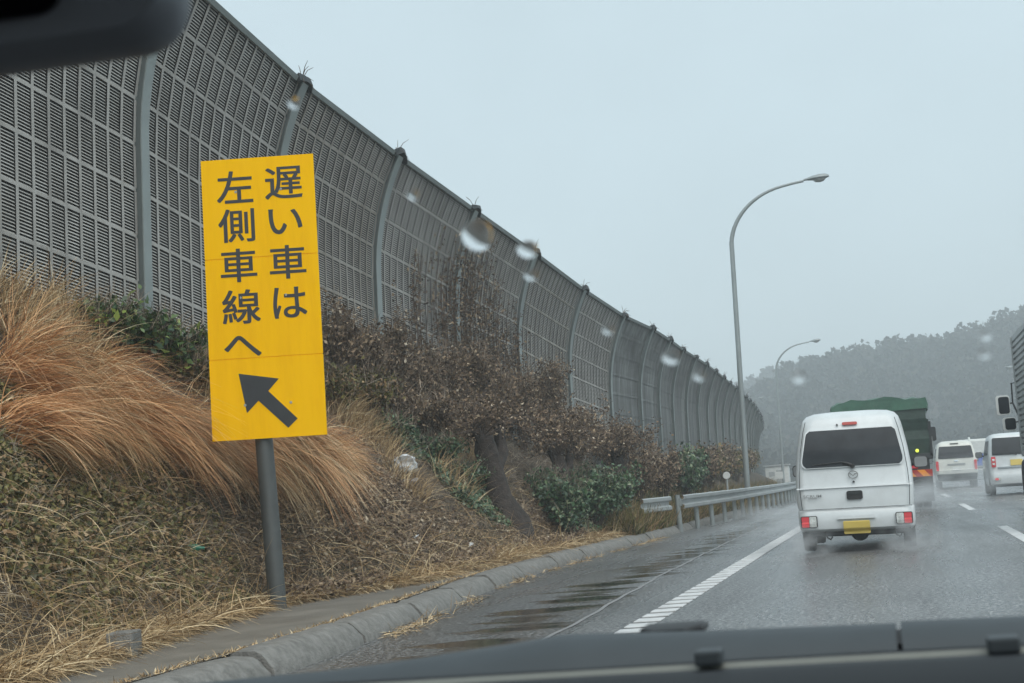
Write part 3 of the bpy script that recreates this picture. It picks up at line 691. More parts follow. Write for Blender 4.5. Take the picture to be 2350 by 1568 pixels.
n = 24000; Y = 28 + 60 * RNG.random(n) ** 1.5; X = np.array([x_kerb(y) for y in Y]) + np.where(Y > 46, .16, -.14) - RNG.random(n) ** 1.3 * 1.5
P = np.stack([X, Y, np.where(X > np.array([x_kerb(y) for y in Y]), 0.0, zbv(X, Y) - .03)], 1); D = np.stack([RNG.normal(.1, .25, n), RNG.normal(0, .4, n), np.ones(n)], 1)
V, Q = ribbons(P, D, RNG.uniform(.15, .6, n), RNG.uniform(.005, .012, n), RNG.uniform(.3, 1.2, n), 3)
tag(np_mesh('weeds', V, Q, LM['olive']), 'rank dull weeds growing under and behind the guardrail', 'weeds', kind='stuff')

# bare trees peeping over the barrier
def bare_tree(X, Y, H, label):
    root = empty('bare_tree', (X, Y, 0), label, 'tree', 'bare trees behind the barrier'); mb = MB(); tw = MB()
    mb.tube([(0, 0, 0), (.1, 0, H * .4), (0, .1, H * .7)], [.2, .14, .08], 8)
    def br(p, d, L, r, lv):
        e = p + d * L; (mb if lv < 2 else tw).tube([p, p.lerp(e, .5) + Vector((random.uniform(-.1, .1), random.uniform(-.1, .1), .05)) * L, e], [r, r * .7, r * .4], 5, cap=False)
        if lv < 4:
            for _ in range(3):
                nd = (d + Vector((random.gauss(0, .55), random.gauss(0, .55), random.gauss(.15, .35)))).normalized(); br(p.lerp(e, random.uniform(.55, 1)), nd, L * .68, r * .5, lv + 1)
    for i in range(6):
        a = i * 1.05; br(Vector((0, 0, H * random.uniform(.45, .7))), Vector((math.cos(a), math.sin(a), 1.1)).normalized(), H * .2, .06, 0)
    mb.build('trunk', M['bark'], root, fix=False); tw.build('twigs', M['twig'], root, fix=False)
bare_tree(-13.2, 96, 8.6, 'bare tree rising just left of the near street lamp behind the barrier')
bare_tree(-13.4, 104, 9.0, 'bare tree peeping over the barrier just right of the near street lamp pole')

# ------------------------------------------------------------------ yellow sign
sgp = atZ(637, 1385, 0.22)
sign = empty('road_sign', sgp, 'tall yellow road sign with dark Japanese lettering and arrow on a single grey pole', 'road sign', rot=(0, R(-1.1), 0))
BW, BH, BZ = 1.105, 2.74, 1.57
# the board's frame: faces the approaching car
by = R(12)
bx = Vector((math.cos(by), math.sin(by), -0.042)).normalized(); bn = Vector((math.sin(by), -math.cos(by), 0)); BU = Vector((0.040, 0, 1)).normalized()
BC = Vector((0.065, -0.02, BZ)) - bx * 0.53 + bn * 0.09       # lower left corner of the face
def bpt(u, v, o=0.0): return BC + bx * (u * BW) + BU * ((1 - v) * BH) + bn * o
mb = MB()
mb.tube([(0, 0, -.3), (0, 0, 4.1)], .085, 20); mb.lathe([(.0, 4.1), (.088, 4.1), (.088, 4.125), (0, 4.14)], n=20)
mb.build('pole', M['pole'], sign, smooth=True)
board = None
panels = [(0.0, 0.357), (0.360, 0.714), (0.717, 1.0)]
mb = MB()
for v0, v1 in panels:
    mb.add([bpt(0, v0, 0), bpt(1, v0, 0), bpt(1, v1, 0), bpt(0, v1, 0), bpt(0, v0, -.025), bpt(1, v0, -.025), bpt(1, v1, -.025), bpt(0, v1, -.025)],
           [(0, 1, 2, 3), (7, 6, 5, 4), (0, 4, 5, 1), (1, 5, 6, 2), (2, 6, 7, 3), (3, 7, 4, 0)])
mb.add([bpt(.005, .003, -.006), bpt(.995, .003, -.006), bpt(.995, .997, -.006), bpt(.005, .997, -.006)], [(0, 1, 2, 3)])
board = mb.build('board', M['yellow'], sign)
mb = MB()
for v in (0.12, 0.5, 0.88):
    c = bpt(.5, v, -.05); mb.box(c, (BW * .46, .02, .03), Matrix((bx, -bn, BU)).transposed())
mb.build('bracket', M['galv'], sign)
for v in (0.12, 0.5, 0.88):
    for u in (.30, .70):
        mb = MB(); c = bpt(u, v, .001); mb.lathe([(.0, -.004), (.013, -.003), (.014, .0), (.013, .003), (0, .004)], c, 'y', 10); mb.build('bolt', M['galv'], board, smooth=True)
def glyph(ch, u, v, h, w, bold):
    V, F, d = text_mesh(ch, 1.0, 0.0); sx, sy = w * (1 - bold) / d[0], h * (1 - bold) / d[1]; mb = MB(); e = bold * .38 * w
    for k, (ox, oy) in enumerate(((-1, -.6), (1, -.6), (-1, .6), (1, .6))):      # a heavier weight: the stroke struck four times
        mb.add([BC + bx * (u * BW + q[0] * sx + ox * e) + BU * ((1 - v) * BH + q[1] * sy + oy * e) + bn * (0.0022 + .0004 * k + (.0003 if q[2] > 0 else 0)) for q in V], F)
    mb.build('lettering', M['ink'], board, fix=False)
for ch, u, v, h, w in (('左', .293, .102, .118, .325), ('側', .295, .241, .122, .325), ('車', .298, .384, .122, .325), ('線', .305, .532, .124, .34), ('へ', .302, .672, .075, .33)):
    glyph(ch, u, v, h * BH, w * BW, .035)
for ch, u, v, h, w in (('遅', .727, .098, .118, .335), ('い', .729, .237, .092, .30), ('車', .732, .383, .122, .325), ('は', .735, .528, .112, .30)):
    glyph(ch, u, v, h * BH, w * BW, .035)
arrow = [(549, 856), (640, 867), (616, 895), (682, 957), (661, 978), (594, 917), (568, 945)]
def norm(px, py):
    t = (py - 367) / 641.0; xl = 462 + 28 * t; u = (px - xl) / 258.0; v = (py - (367 - 16 * u)) / 642.0; return u, v
mb = MB(); pl = [norm(*q) for q in arrow]
mb.prism(pl, lambda u, v: bpt(u, v, .0022), lambda u, v: bpt(u, v, .0035)); mb.build('arrow', M['ink'], board)

# ------------------------------------------------------------------ street lamps
def lamp(loc, label, H=12.0, mirror=1, heading=0.0):
    root = empty('street_lamp', loc, label, 'street lamp', 'curved arm street lamps along the expressway', (0, TILT, heading))
    pts = [Vector((0, 0, z)) for z in np.linspace(-.4, H - 2.1, 8)]
    for t in np.linspace(0.06, 1, 14):
        a = t * R(78); pts.append(Vector((mirror * (2.2 * (1 - math.cos(a)) + .25 * t), 0, H - 2.1 + 2.02 * math.sin(a))))
    pts += [pts[-1] + Vector((mirror * .45, 0, .08)), pts[-1] + Vector((mirror * .85, 0, .13))]
    n = len(pts); mb = MB(); mb.tube(pts, [.115 - .07 * (i / (n - 1)) ** .8 for i in range(n)], 12); mb.build('pole', M['lampm'], root, smooth=True)
    mb = MB(); mb.lathe([(.16, -.4), (.16, .25), (.135, .3), (.125, .5)], n=14); mb.build('base_collar', M['lampm'], root, smooth=True)
    e = pts[-1]; rings = []
    for t, w, hh in ((0, .05, .05), (.12, .07, .06), (.35, .16, .11), (.6, .20, .14), (.85, .16, .12), (1.0, .05, .05)):
        rings.append([e + Vector((mirror * t * .95, w * math.cos(q * math.pi / 6), .03 + t * .07 + hh * math.sin(q * math.pi / 6) * (1.0 if q < 6 else .55))) for q in range(12)])
    mb = MB(); mb.sweep(rings); hd = mb.build('lamp_head', M['lampm'], root, smooth=True)
    rings = []
    for t, w in ((.36, .02), (.45, .11), (.62, .15), (.78, .12), (.88, .02)):
        rings.append([e + Vector((mirror * t * .95, w * math.cos(q * math.pi / 5), .0 + t * .07 - w * .9 * abs(math.sin(q * math.pi / 5)) - .015 * 1)) for q in range(10)])
    mb = MB(); mb.sweep(rings); mb.build('lamp_lens', M['clear'], hd, smooth=True)
    return root
lamp((-5.52, 56, .15), 'tall grey street lamp with curved arm, nearest on the left behind the guardrail')
lamp((-9.2, 124, .1), 'second street lamp on the left, smaller, before the wooded hill')
lamp((-20.5, 200, 0), 'most distant street lamp, its pale head beside the end of the barrier')
lamp((15.6, 165, 0), 'street lamp on the far right whose head shows beside the corrugated truck', 10.5, -1)

# ------------------------------------------------------------------ guardrail
gr = empty('guardrail', (-4.55, 32, 0), 'galvanised corrugated guardrail beside the wet shoulder', 'guardrail'); GO = Vector(gr.location)
def xg(Y): return interp(Y, [30, 32, 36, 40, 60, 400], [-5.05, -4.75, -4.5, -4.32, -4.15, -4.15]) + cur(Y)
pr = [(0, .82), (.035, .80), (.035, .735), (-.03, .70), (-.03, .635), (.035, .60), (.035, .535), (0, .515), (-.012, .53), (.02, .545), (.02, .59), (-.045, .63), (-.045, .705), (.02, .745), (.02, .79)]
Yg = list(np.arange(33.0, 60, .8)) + list(np.arange(60, 260, 5.))
mb = MB(); mb.sweep([[Vector((xg(Y) + a, Y, b)) - GO for a, b in pr] for Y in Yg]); mb.build('beam', M['galv'], gr, smooth=True)
mb = MB(); mb.sweep([[Vector((xg(Y) - .12 + a, Y, b)) - GO for a, b in pr[:8]] for Y in (30.2, 31.2, 32.2)], closed=False, cap=False); mb.build('end_beam', M['galv'], gr, smooth=True)
y = 33.0
while y < 190:
    mb = MB(); mb.tube([Vector((xg(y) - .12, y, -.1)) - GO, Vector((xg(y) - .12, y, .83)) - GO], .057, 10)
    mb.box(Vector((xg(y) - .06, y, .67)) - GO, (.025, .05, .09)); mb.build('post', M['lampm'], gr); y += 2.0
# kerbside concrete below the rail is part of the kerb

dl = empty('delineator', (-5.15, 46, .2), 'round white reflector on a thin post behind the guardrail', 'delineator', rot=(0, TILT, 0))
mb = MB(); mb.tube([(0, 0, -.2), (0, 0, 1.0)], .03, 8); mb.build('post', M['galv'], dl)
mb = MB(); mb.lathe([(.0, -.02), (.105, -.02), (.115, 0), (.105, .012), (.07, .014), (.07, .004), (0, .004)], (0, -.045, 1.03), 'y', 18); rf = mb.build('reflector_rim', M['hut'], dl, smooth=True)
mb = MB(); mb.lathe([(0, -.016), (.05, -.014), (.06, -.002), (0, .0)], (0, -.047, 1.03), 'y', 16); mb.build('reflector', M['clear'], dl, smooth=True)

hut = empty('roadside_hut', (-10.2, 132, .1), 'small white equipment hut beside the road just left of the second lamp', 'hut')
mb = MB(); mb.box((0, 0, 1.0), (1.0, .8, 1.0), bev=.03); mb.build('wall', M['hut'], hut)
mb = MB(); mb.box((0, 0, 2.06), (1.12, .92, .06), bev=.02); mb.build('roof', M['gdoor'], hut)
mb = MB(); mb.box((.25, -.815, .85), (.32, .015, .8), bev=.01); mb.build('door', M['gdoor'], hut)
mb = MB(); mb.box((-.45, -.815, 1.35), (.25, .012, .2), bev=.01); mb.build('vent', M['gdoor'], hut)
wp_ = empty('marker_plate', (-8.6, 112, .2), 'small square white plate on a post at the foot of the second lamp', 'sign', rot=(0, TILT, 0))
mb = MB(); mb.tube([(0, 0, -.2), (0, 0, 1.0)], .035, 8); mb.build('post', M['galv'], wp_)
mb = MB(); mb.box((0, -.05, 1.05), (.28, .012, .26), bev=.01); mb.build('plate', M['hut'], wp_)

# ------------------------------------------------------------------ vehicles
class Body:
    """stations in z: (z, half width, rear y, front y, corner radius)"""
    def __init__(s, st): s.st = st; s.z = [q[0] for q in st]
    def g(s, z, i): return float(np.interp(z, s.z, [q[i] for q in s.st]))
    def mesh(s, n=7):
        rings = []
        zs = sorted(set(s.z))
        for z in zs:
            hw, y0, y1, r = (s.g(z, i) for i in (1, 2, 3, 4)); ring = []
            for (cx, cy, a0) in ((hw - r, y1 - r, 0), (-hw + r, y1 - r, 90), (-hw + r, y0 + r, 180), (hw - r, y0 + r, 270)):
                for i in range(n):
                    t = R(a0 + 90 * i / (n - 1)); yy = cy + r * math.sin(t); xx = cx + r * math.cos(t)
                    ring.append((xx, yy, z))
            # a little crown across the tail
            ring = [(x, y + (.035 * (x / hw) ** 2 if y < y0 + r + .01 else 0), z) for x, y, z in ring]
            # add middle points on the tail for the crown
            rings.append(ring)
        mb = MB(); mb.sweep(rings); return mb
    def rear(s, x, z, off):
        hw = s.g(z, 1); return Vector((x, s.g(z, 2) - off + .035 * min(1, (abs(x) / hw)) ** 2 * (1 if False else 0), z))
    def patch(s, outline, off, thick=.03):
        """a plate following the tail; outline = list of (x, z), convex"""
        zs = [q[1] for q in outline]; z0, z1 = min(zs), max(zs); N = 14; mb = MB(); front, back = [], []
        n = len(outline)
        for k in range(N + 1):
            z = z0 + (z1 - z0) * (.002 + .996 * k / N); xs = []
            for i in range(n):
                (xa, za), (xb, zb) = outline[i], outline[(i + 1) % n]
                if (za - z) * (zb - z) <= 0 and za != zb: xs.append(xa + (xb - xa) * (z - za) / (zb - za))
            a, b = min(xs), max(xs); front.append((a, b, z))
        rings = [[s.rear(a, z, off), s.rear((a * 2 + b) / 3, z, off), s.rear((a + b * 2) / 3, z, off), s.rear(b, z, off), s.rear(b, z, off - thick), s.rear(a, z, off - thick)] for a, b, z in front]
        mb.sweep(rings); return mb
    def side(s, sgn, y0, y1, z0, z1, off, N=8):
        mb = MB(); rings = []
        for k in range(N + 1):
            z = z0 + (z1 - z0) * k / N; x = sgn * (s.g(z, 1) + off); xi = sgn * (s.g(z, 1) - .03)
            rings.append([(x, y0, z), (x, y1, z), (xi, y1, z), (xi, y0, z)])
        mb.sweep(rings); return mb
def wheel(parent, x, y, r=.28, w=.15, name='wheel'):
    s = 1 if x > 0 else -1
    e = bpy.data.objects.new(name, None); COL.objects.link(e); e.parent = parent; e.location = (x, y, r); e.empty_display_size = .1
    mb = MB(); h = w / 2
    mb.lathe([(r * .62, -h), (r * .92, -h), (r, -h * .7), (r, -h * .2), (r * .985, -h * .15), (r * .985, h * .15), (r, h * .2), (r, h * .7), (r * .92, h), (r * .62, h)], (0, 0, 0), 'x', 28); mb.build('tyre', M['rubber'], e, smooth=True)
    mb = MB(); mb.lathe([(.05, h * .55 * s), (r * .3, h * .7 * s), (r * .55, h * .4 * s), (r * .63, h * .95 * s), (r * .63, -h * .9 * s), (.05, -h * .8 * s)], (0, 0, 0), 'x', 20); mb.build('rim', M['steel'], e, smooth=True)
def side_mirror(parent, x, y, z, w=.10, h=.085):
    s = 1 if x > 0 else -1; mb = MB()
    mb.sweep([[(x + a, y + d, z + b) for a, b in rrect(w * k, h * k, .045 * k, 5)] for d, k in ((0, .96), (.03, 1.0), (.08, .85), (.11, .5))])
    mb.tube([(x - s * w * .9, y + .05, z - .03), (x - s * w * 2.1, y + .1, z - .06)], .02, 8); mr = mb.build('side_mirror', M['black'], parent, smooth=True)
    mb = MB(); mb.prism(rrect(w * .86, h * .84, .035, 5), lambda a, b: (x + a, y + .002, z + b), lambda a, b: (x + a, y - .004, z + b)); mb.build('mirror_glass', M['steel'], mr)
def letters(parent, txt, x, y, z, h, mt, bold=0.0, stretch=1.0, name='lettering', n=(0, -1)):
    V, F, d = text_mesh(txt, 1.0, bold); k = h / d[1]; mb = MB()
    mb.add([(x + q[0] * k * stretch, y - q[2] * .8, z + q[1] * k) for q in V], F); return mb.build(name, mt, parent)

# --- white micro van straight ahead
van = empty('micro_van', (-.585, 19.35, 0), 'small white van directly ahead, seen square from behind with a wide dark rear window', 'van', rot=(0, R(1.6), R(-.5)))
VB = Body([(.26, .68, .10, 3.2, .10), (.30, .715, .02, 3.3, .12), (.38, .728, .0, 3.32, .13), (.50, .730, .01, 3.34, .13), (.545, .728, .03, 3.34, .13), (.555, .722, .05, 3.33, .12), (.60, .735, .05, 3.33, .12),
           (.80, .738, .055, 3.3, .12), (.84, .738, .065, 3.3, .12), (1.0, .732, .085, 3.2, .12), (1.10, .724, .105, 3.1, .13), (1.3, .70, .145, 2.95, .14), (1.5, .664, .195, 2.8, .15), (1.62, .64, .23, 2.7, .16),
           (1.70, .612, .27, 2.62, .17), (1.755, .565, .33, 2.55, .18), (1.79, .48, .43, 2.4, .2), (1.805, .36, .58, 2.2, .2), (1.81, .2, .8, 2.0, .15)])
VB.mesh(9).build('body', M['white'], van, smooth=True)
ol = [(-.605, 1.10), (-.625, 1.13), (-.63, 1.17), (-.565, 1.51), (-.55, 1.545), (-.515, 1.56), (.515, 1.56), (.55, 1.545), (.565, 1.51), (.63, 1.17), (.625, 1.13), (.605, 1.10), (.58, 1.085), (-.58, 1.085)]
VB.patch([(x * 1.025, 1.32 + (z - 1.32) * 1.05) for x, z in ol], .004, .03).build('window_seal', M['white'], van, smooth=True)
VB.patch(ol, .010, .03).build('rear_window', M['glass'], van, smooth=True)
VB.patch(rrect(.095, .019, .015, 4, 0, 1.635), .012, .03).build('brake_light', M['hred'], van)
VB.patch(rrect(.012, .012, .01, 4, -.16, 1.625), .01, .02).build('washer_nozzle', M['black'], van)
mb = MB(); mb.tube([VB.rear(.0, 1.09, .03), VB.rear(-.07, 1.125, .035), VB.rear(-.13, 1.14, .025), VB.rear(-.5, 1.12, .018)], [.022, .017, .009, .005], 8); mb.lathe([(0, -.03), (.03, -.03), (.03, .02), (0, .02)], VB.rear(.0, 1.085, .015), 'y', 12)
mb.build('wiper', M['black'], van, smooth=True)
# oval emblem with outspread wings
em = MB(); c = VB.rear(.0, .975, .012); ring = []
for i in range(29):
    t = 2 * math.pi * i / 28; ring.append(c + Vector((.058 * math.cos(t), 0, .046 * math.sin(t))))
em.tube(ring, .006, 6); em.tube([c + Vector(q) for q in ((-.056, 0, .012), (-.03, -.002, .014), (0, -.003, -.012), (.03, -.002, .014), (.056, 0, .012))], [.004, .007, .006, .007, .004], 6)
em.build('emblem', M['steel'], van, smooth=True)
VB.patch(rrect(.014, .012, .01, 4, .0, .885), .006, .02).build('lock', M['black'], van)
VB.patch(rrect(.100, .056, .025, 5, .0, .715), .004, .03).build('handle_recess', M['black'], van)
VB.patch(rrect(.075, .02, .015, 5, .0, .745), .012, .03).build('door_handle', M['truckd'], van)
letters(van, 'SCRUM', -.53, VB.g(.725, 2) - .006, .725, .036, M['steel'], .01, 1.45)
mb = MB(); mb.box((-.53, VB.g(.69, 2) - .006, .695), (.055, .002, .005)); mb.build('small_badge', M['steel'], van)
mb = MB(); mb.box((0, VB.g(.552, 2) - .002, .5535), (.70, .006, .0035)); mb.build('tailgate_gap', M['black'], van)
mb = MB()
for s in (-1, 1): mb.tube([VB.rear(s * (VB.g(z, 1) - .055), z, .004 - .0) + Vector((0, .012, 0)) for z in (.56, .8, 1.0, 1.3, 1.55, 1.68)], .0045, 5)
mb.build('tailgate_seam', M['truckd'], van)
VB.patch([(-.72, .815), (.72, .815), (.72, .832), (-.72, .832)], -.002, .02).build('body_crease', M['white'], van)
for s in (-1, 1):
    l0 = VB.patch(rrect(.105, .075, .018, 4, s * .59, .40), .012, .03).build('tail_light', M['black'], van)
    VB.patch(rrect(.046, .030, .01, 4, s * .635, .435), .018, .02).build('red_lens', M['red'], l0)
    VB.patch(rrect(.046, .034, .01, 4, s * .635, .368), .018, .02).build('bright_red_lens', M['redl'], l0)
    VB.patch(rrect(.044, .066, .01, 4, s * .54, .40), .018, .02).build('clear_lens', M['clear'], l0)
VB.patch(rrect(.165, .083, .01, 4, .0, .31), .03, .02).build('number_plate', M['plate'], van)
VB.patch([(-.24, .42), (.24, .42), (.22, .46), (-.22, .46)], .018, .03).build('plate_light_housing', M['white'], van)
mb = MB(); mb.box((0, .5, .25), (.66, .38, .035)); mb.lathe([(0, -.14), (.10, -.12), (.12, 0), (.10, .12), (0, .14)], (.02, .35, .24), 'y', 14)
for x in (-.40, .46): mb.tube([(x, .12, .27), (x + .02, .1, .19), (x + .06, .1, .165), (x + .085, .11, .2)], .012, 6)
mb.tube([(-.6, .75, .22), (.6, .75, .22)], .045, 10); mb.box((.0, .25, .26), (.6, .05, .03)); mb.build('underbody', M['truckd'], van)
for x in (-.635, .635):
    for y in (.62, 2.75): wheel(van, x, y, .272, .15)
side_mirror(van, .86, 2.45, 1.10); side_mirror(van, -.84, 2.45, 1.06)
VB.side(1, 1.0, 2.2, 1.12, 1.52, .004).build('side_window', M['glass'], van); VB.side(-1, 1.0, 2.2, 1.12, 1.52, .004).build('side_window', M['glass'], van)

# --- off-white van in the next lane
hv = empty('delivery_van', (2.38, 65, 0), 'off white van with dark painted underside shade in the middle lane, left of the blue truck', 'van', rot=(0, R(1.5), 0))
HB = Body([(.28, .78, .12, 4.5, .12), (.45, .83, .0, 4.6, .14), (.58, .84, .0, 4.65, .14), (.60, .85, -.03, 4.65, .14), (.75, .85, -.03, 4.65, .14), (.77, .845, .04, 4.65, .12), (1.05, .85, .06, 4.6, .12), (1.2, .84, .08, 4.3, .13), (1.5, .79, .15, 4.0, .15), (1.78, .72, .24, 3.7, .17), (1.9, .66, .33, 3.5, .18), (1.97, .52, .5, 3.2, .2), (1.985, .3, .8, 2.9, .2)])
HB.mesh(8).build('body', M['ivory'], hv, smooth=True)
HB.patch([(-.70, 1.24), (-.72, 1.27), (-.655, 1.72), (-.63, 1.75), (.63, 1.75), (.655, 1.72), (.72, 1.27), (.70, 1.24)], .008).build('rear_window', M['glass'], hv)
HB.patch(rrect(.36, .03, .01, 4, 0, .985), .008).build('plate_garnish', M['steel'], hv)
HB.patch(rrect(.17, .02, .01, 4, -.02, 1.86), .02).build('brake_light', M['truckd'], hv)
HB.patch(rrect(.075, .03, .02, 4, 0, 1.13), .008).build('emblem', M['chrome'], hv)
HB.patch(rrect(.17, .075, .01, 4, 0, .80), .01).build('number_plate', M['hut'], hv)
HB.patch([(-.78, .30), (.78, .30), (.82, .58), (-.82, .58)], .012).build('underside_shade', M['truckd'], hv)  # dark patch paints the shadow and spare under the tail
for s in (-1, 1): HB.patch(rrect(.055, .2, .02, 4, s * .775, .94), .012).build('tail_light', M['red'], hv)
for x in (-.72, .72):
    for y in (.9, 3.6): wheel(hv, x, y, .33, .19)
HB.side(-1, .6, 2.0, 1.28, 1.68, .004).build('side_window', M['glass'], hv); HB.side(1, .6, 2.0, 1.28, 1.68, .004).build('side_window', M['glass'], hv)
side_mirror(hv, .98, 3.5, 1.2, .1, .14); side_mirror(hv, -.98, 3.5, 1.2, .1, .14)

# --- silver-white tall wagon at the right edge
kw = empty('kei_wagon', (3.23, 44.3, 0), 'white tall boxy wagon at the right edge with stacked square tail lights', 'car', rot=(0, R(1.5), 0))
KB = Body([(.26, .68, .12, 3.2, .12), (.32, .715, .02, 3.3, .13), (.44, .73, -.01, 3.35, .14), (.60, .735, .0, 3.35, .14), (.64, .735, .02, 3.35, .13), (1.0, .735, .03, 3.3, .12), (1.18, .725, .06, 2.7, .13), (1.4, .69, .11, 2.5, .14), (1.6, .65, .16, 2.4, .15), (1.68, .62, .2, 2.3, .16), (1.74, .54, .3, 2.2, .18), (1.76, .36, .5, 2.0, .2)])
KB.mesh(8).build('body', M['white'], kw, smooth=True)
KB.patch([(-.615, 1.14), (-.625, 1.17), (-.585, 1.60), (-.565, 1.625), (.565, 1.625), (.585, 1.60), (.625, 1.17), (.615, 1.14)], .008).build('rear_window', M['glass'], kw)
mb = MB(); mb.tube([KB.rear(.04, 1.12, .03), KB.rear(-.02, 1.16, .03), KB.rear(-.38, 1.155, .02)], [.018, .013, .006], 6); mb.build('wiper', M['black'], kw)
for s in (-1, 1):
    t = KB.patch(rrect(.06, .15, .015, 4, s * .60, .945), .012).build('tail_light', M['red'], kw)
    for z in (1.0, .89): KB.patch(rrect(.034, .03, .008, 4, s * .60, z), .018).build('clear_lens', M['hut'], t)
    r_ = KB.patch(rrect(.095, .055, .04, 5, s * .53, .455), .012).build('reflector_housing', M['clear'], kw)
    KB.patch(rrect(.05, .033, .03, 5, s * .55, .455), .02).build('reflector', M['redl'], r_)
KB.patch(rrect(.165, .083, .01, 4, .02, .91), .014).build('number_plate', M['plate'], kw)
KB.patch([(-.5, .76), (.5, .76), (.5, .80), (-.5, .80)], .014).build('plate_garnish', M['chrome'], kw)
mb = MB(); mb.box((0, .55, .27), (.64, .42, .04)); mb.build('underbody', M['truckd'], kw)
KB.side(-1, .42, 1.25, 1.15, 1.56, .004).build('side_window', M['glass'], kw); KB.side(-1, 1.32, 2.1, 1.15, 1.56, .004).build('side_window', M['glass'], kw)
KB.side(1, .42, 1.25, 1.15, 1.56, .004).build('side_window', M['glass'], kw)
for x in (-.655, .655):
    for y in (.55, 2.8): wheel(kw, x, y, .27, .155)
side_mirror(kw, -.87, 2.25, 1.18)

# --- truck with green tarpaulin ahead of the van
tt = empty('tarpaulin_truck', (-.36, 37.6, 0), 'dark truck under a green tarpaulin ahead of the small white van', 'truck', rot=(0, R(1.5), 0))
rings = []
for t in np.linspace(0, 1, 13):
    yy = -.05 + 5.3 * t; s = 1 + .03 * math.sin(t * 17); hgt = 2.62 + .05 * math.sin(t * 11 + 1)
    ring = []
    for a in np.linspace(-1, 1, 15): ring.append((1.13 * a * s, yy + .03 * math.sin(a * 9), hgt + .10 * (1 - a * a) + .035 * math.sin(a * 8 + t * 20) + .02 * math.sin(a * 21)))
    for x in (1.16, 1.14, -1.14, -1.16): ring.append((x * s, yy + .02 * math.sin(x * 5), (hgt - .12 if abs(x) > 1.15 else 2.42) + .03 * math.sin(t * 25 + x)))
    rings.append(ring)
mb = MB(); mb.sweep(rings); mb.build('tarpaulin', M['tarp'], tt, smooth=True)
mb = MB()
rr = []
for z, w in ((1.35, 1.13), (1.7, 1.15), (1.9, 1.16), (1.93, 1.12), (2.1, 1.14), (2.16, 1.16), (2.2, 1.1), (2.44, 1.1)):
    rr.append([(w, -.02 - .03 * math.sin(z * 9), z), (w, 5.2, z), (-w, 5.2, z), (-w, -.02 - .03 * math.sin(z * 9), z)])
mb.sweep(rr); mb.build('load_cover', M['tarpd'], tt)
mb = MB(); mb.box((0, 2.6, 1.28), (1.2, 2.65, .07), bev=.01)
for x in (-1.17, 1.17):
    for y in (.0, 1.8, 3.6, 5.2): mb.box((x, y, 1.7), (.03, .05, .42))
mb.box((0, -.03, 1.05), (1.1, .04, .16)); mb.build('bed', M['truckd'], tt)
for x in (-1.205, 1.205):
    mb = MB(); mb.box((x, 2.6, 1.55), (.012, 2.4, .2)); mb.build('side_gate', M['gdoor'], tt)
mb = MB()
for x in (-.45, .45): mb.box((x, 3.2, .85), (.06, 3.6, .1))
mb.box((0, -.02, .62), (1.1, .05, .06)); mb.build('chassis', M['truckd'], tt)
hp = MB(); hp.box((0, -.09, .87), (1.15, .012, .085)); hz = hp.build('hazard_plate', M['hred'], tt)
for i in range(7):
    x = -1.05 + i * .33; mb = MB(); mb.prism([(x, .79), (x + .17, .79), (x + .03, .95), (x - .14, .95)], lambda a, b: (max(-1.14, min(1.14, a)), -.103, b), lambda a, b: (max(-1.14, min(1.14, a)), -.107, b)); mb.build('stripe', M['orange'], hz)
for s in (-1, 1):
    mb = MB(); mb.box((s * .62, -.08, 1.04), (.2, .03, .05), bev=.01); mb.build('tail_light', M['red'], tt)
    fl = MB(); fl.box((s * .82, .15, .52), (.33, .012, .34)); f = fl.build('mud_flap', M['rubber'], tt)
    lg = MB(); c = Vector((s * .82, .13, .62)); rg = [c + Vector((.15 * math.cos(2 * math.pi * i / 20), 0, .085 * math.sin(2 * math.pi * i / 20))) for i in range(21)]
    lg.tube(rg, .012, 6); lg.build('emblem', M['gdoor'], f); letters(f, 'UD', s * .82, .134, .62, .075, M['gdoor'], .02, 1.2)
    for yy in (.9, 4.9):
        for dx in ((0, .22) if yy < 2 else (0,)): wheel(tt, s * (.98 - dx), yy, .42, .2)
# amber work light on the right of the tailgate (lit in the photograph)
gm, n_, l_, p_ = new_mat('lit_marker'); p_.inputs['Base Color'].default_value = (.7, .75, .1, 1); p_.inputs['Emission Color'].default_value = (.75, .9, .08, 1); p_.inputs['Emission Strength'].default_value = .5
mb = MB(); mb.lathe([(0, -.04), (.035, -.03), (.045, 0), (.04, .04), (0, .05)], (.83, -.1, 1.42), 'y', 14); mb.build('marker_lamp', gm, tt, smooth=True)
mb = MB(); mb.box((0, 6.3, 1.5), (1.1, .8, .95), bev=.15); mb.build('cab', M['gdoor'], tt, smooth=True)
mb = MB(); mb.sweep([[(1.38 + a, 6.6 + d, 1.95 + b) for a, b in rrect(.1, .2, .05, 4)] for d in (0, .12)]); mb.tube([(1.38, 6.65, 2.1), (1.08, 6.6, 2.2)], .02, 6); mb.build('side_mirror', M['black'], tt)

# --- corrugated box truck at the right border
bt = empty('box_truck', (3.47, 29, 0), 'corrugated aluminium box truck cut by the right edge, with two mirrors painted pale for chrome shine', 'truck', rot=(0, R(1.0), 0))
rings = []
zz = 1.05
prs = [(1.19, 1.0)]
while zz < 3.1: prs += [(1.22, zz), (1.22, zz + .055), (1.185, zz + .07), (1.185, zz + .10)]; zz += .105
prs += [(1.22, zz), (1.22, zz + .09), (1.17, zz + .13)]
def ringb(y): return [(-x, y, z) for x, z in prs] + [(x, y, z) for x, z in reversed(prs)]
mb = MB(); mb.sweep([ringb(-8.2), ringb(0)]); mb.build('cargo_box', M['alu'], bt)
mb = MB(); mb.box((-1.2, -.02, 2.13), (.04, .035, 1.12), bev=.01); mb.build('corner_post', M['galv'], bt); mb = MB(); mb.box((1.2, -.02, 2.13), (.04, .035, 1.12), bev=.01); mb.build('corner_post', M['galv'], bt)
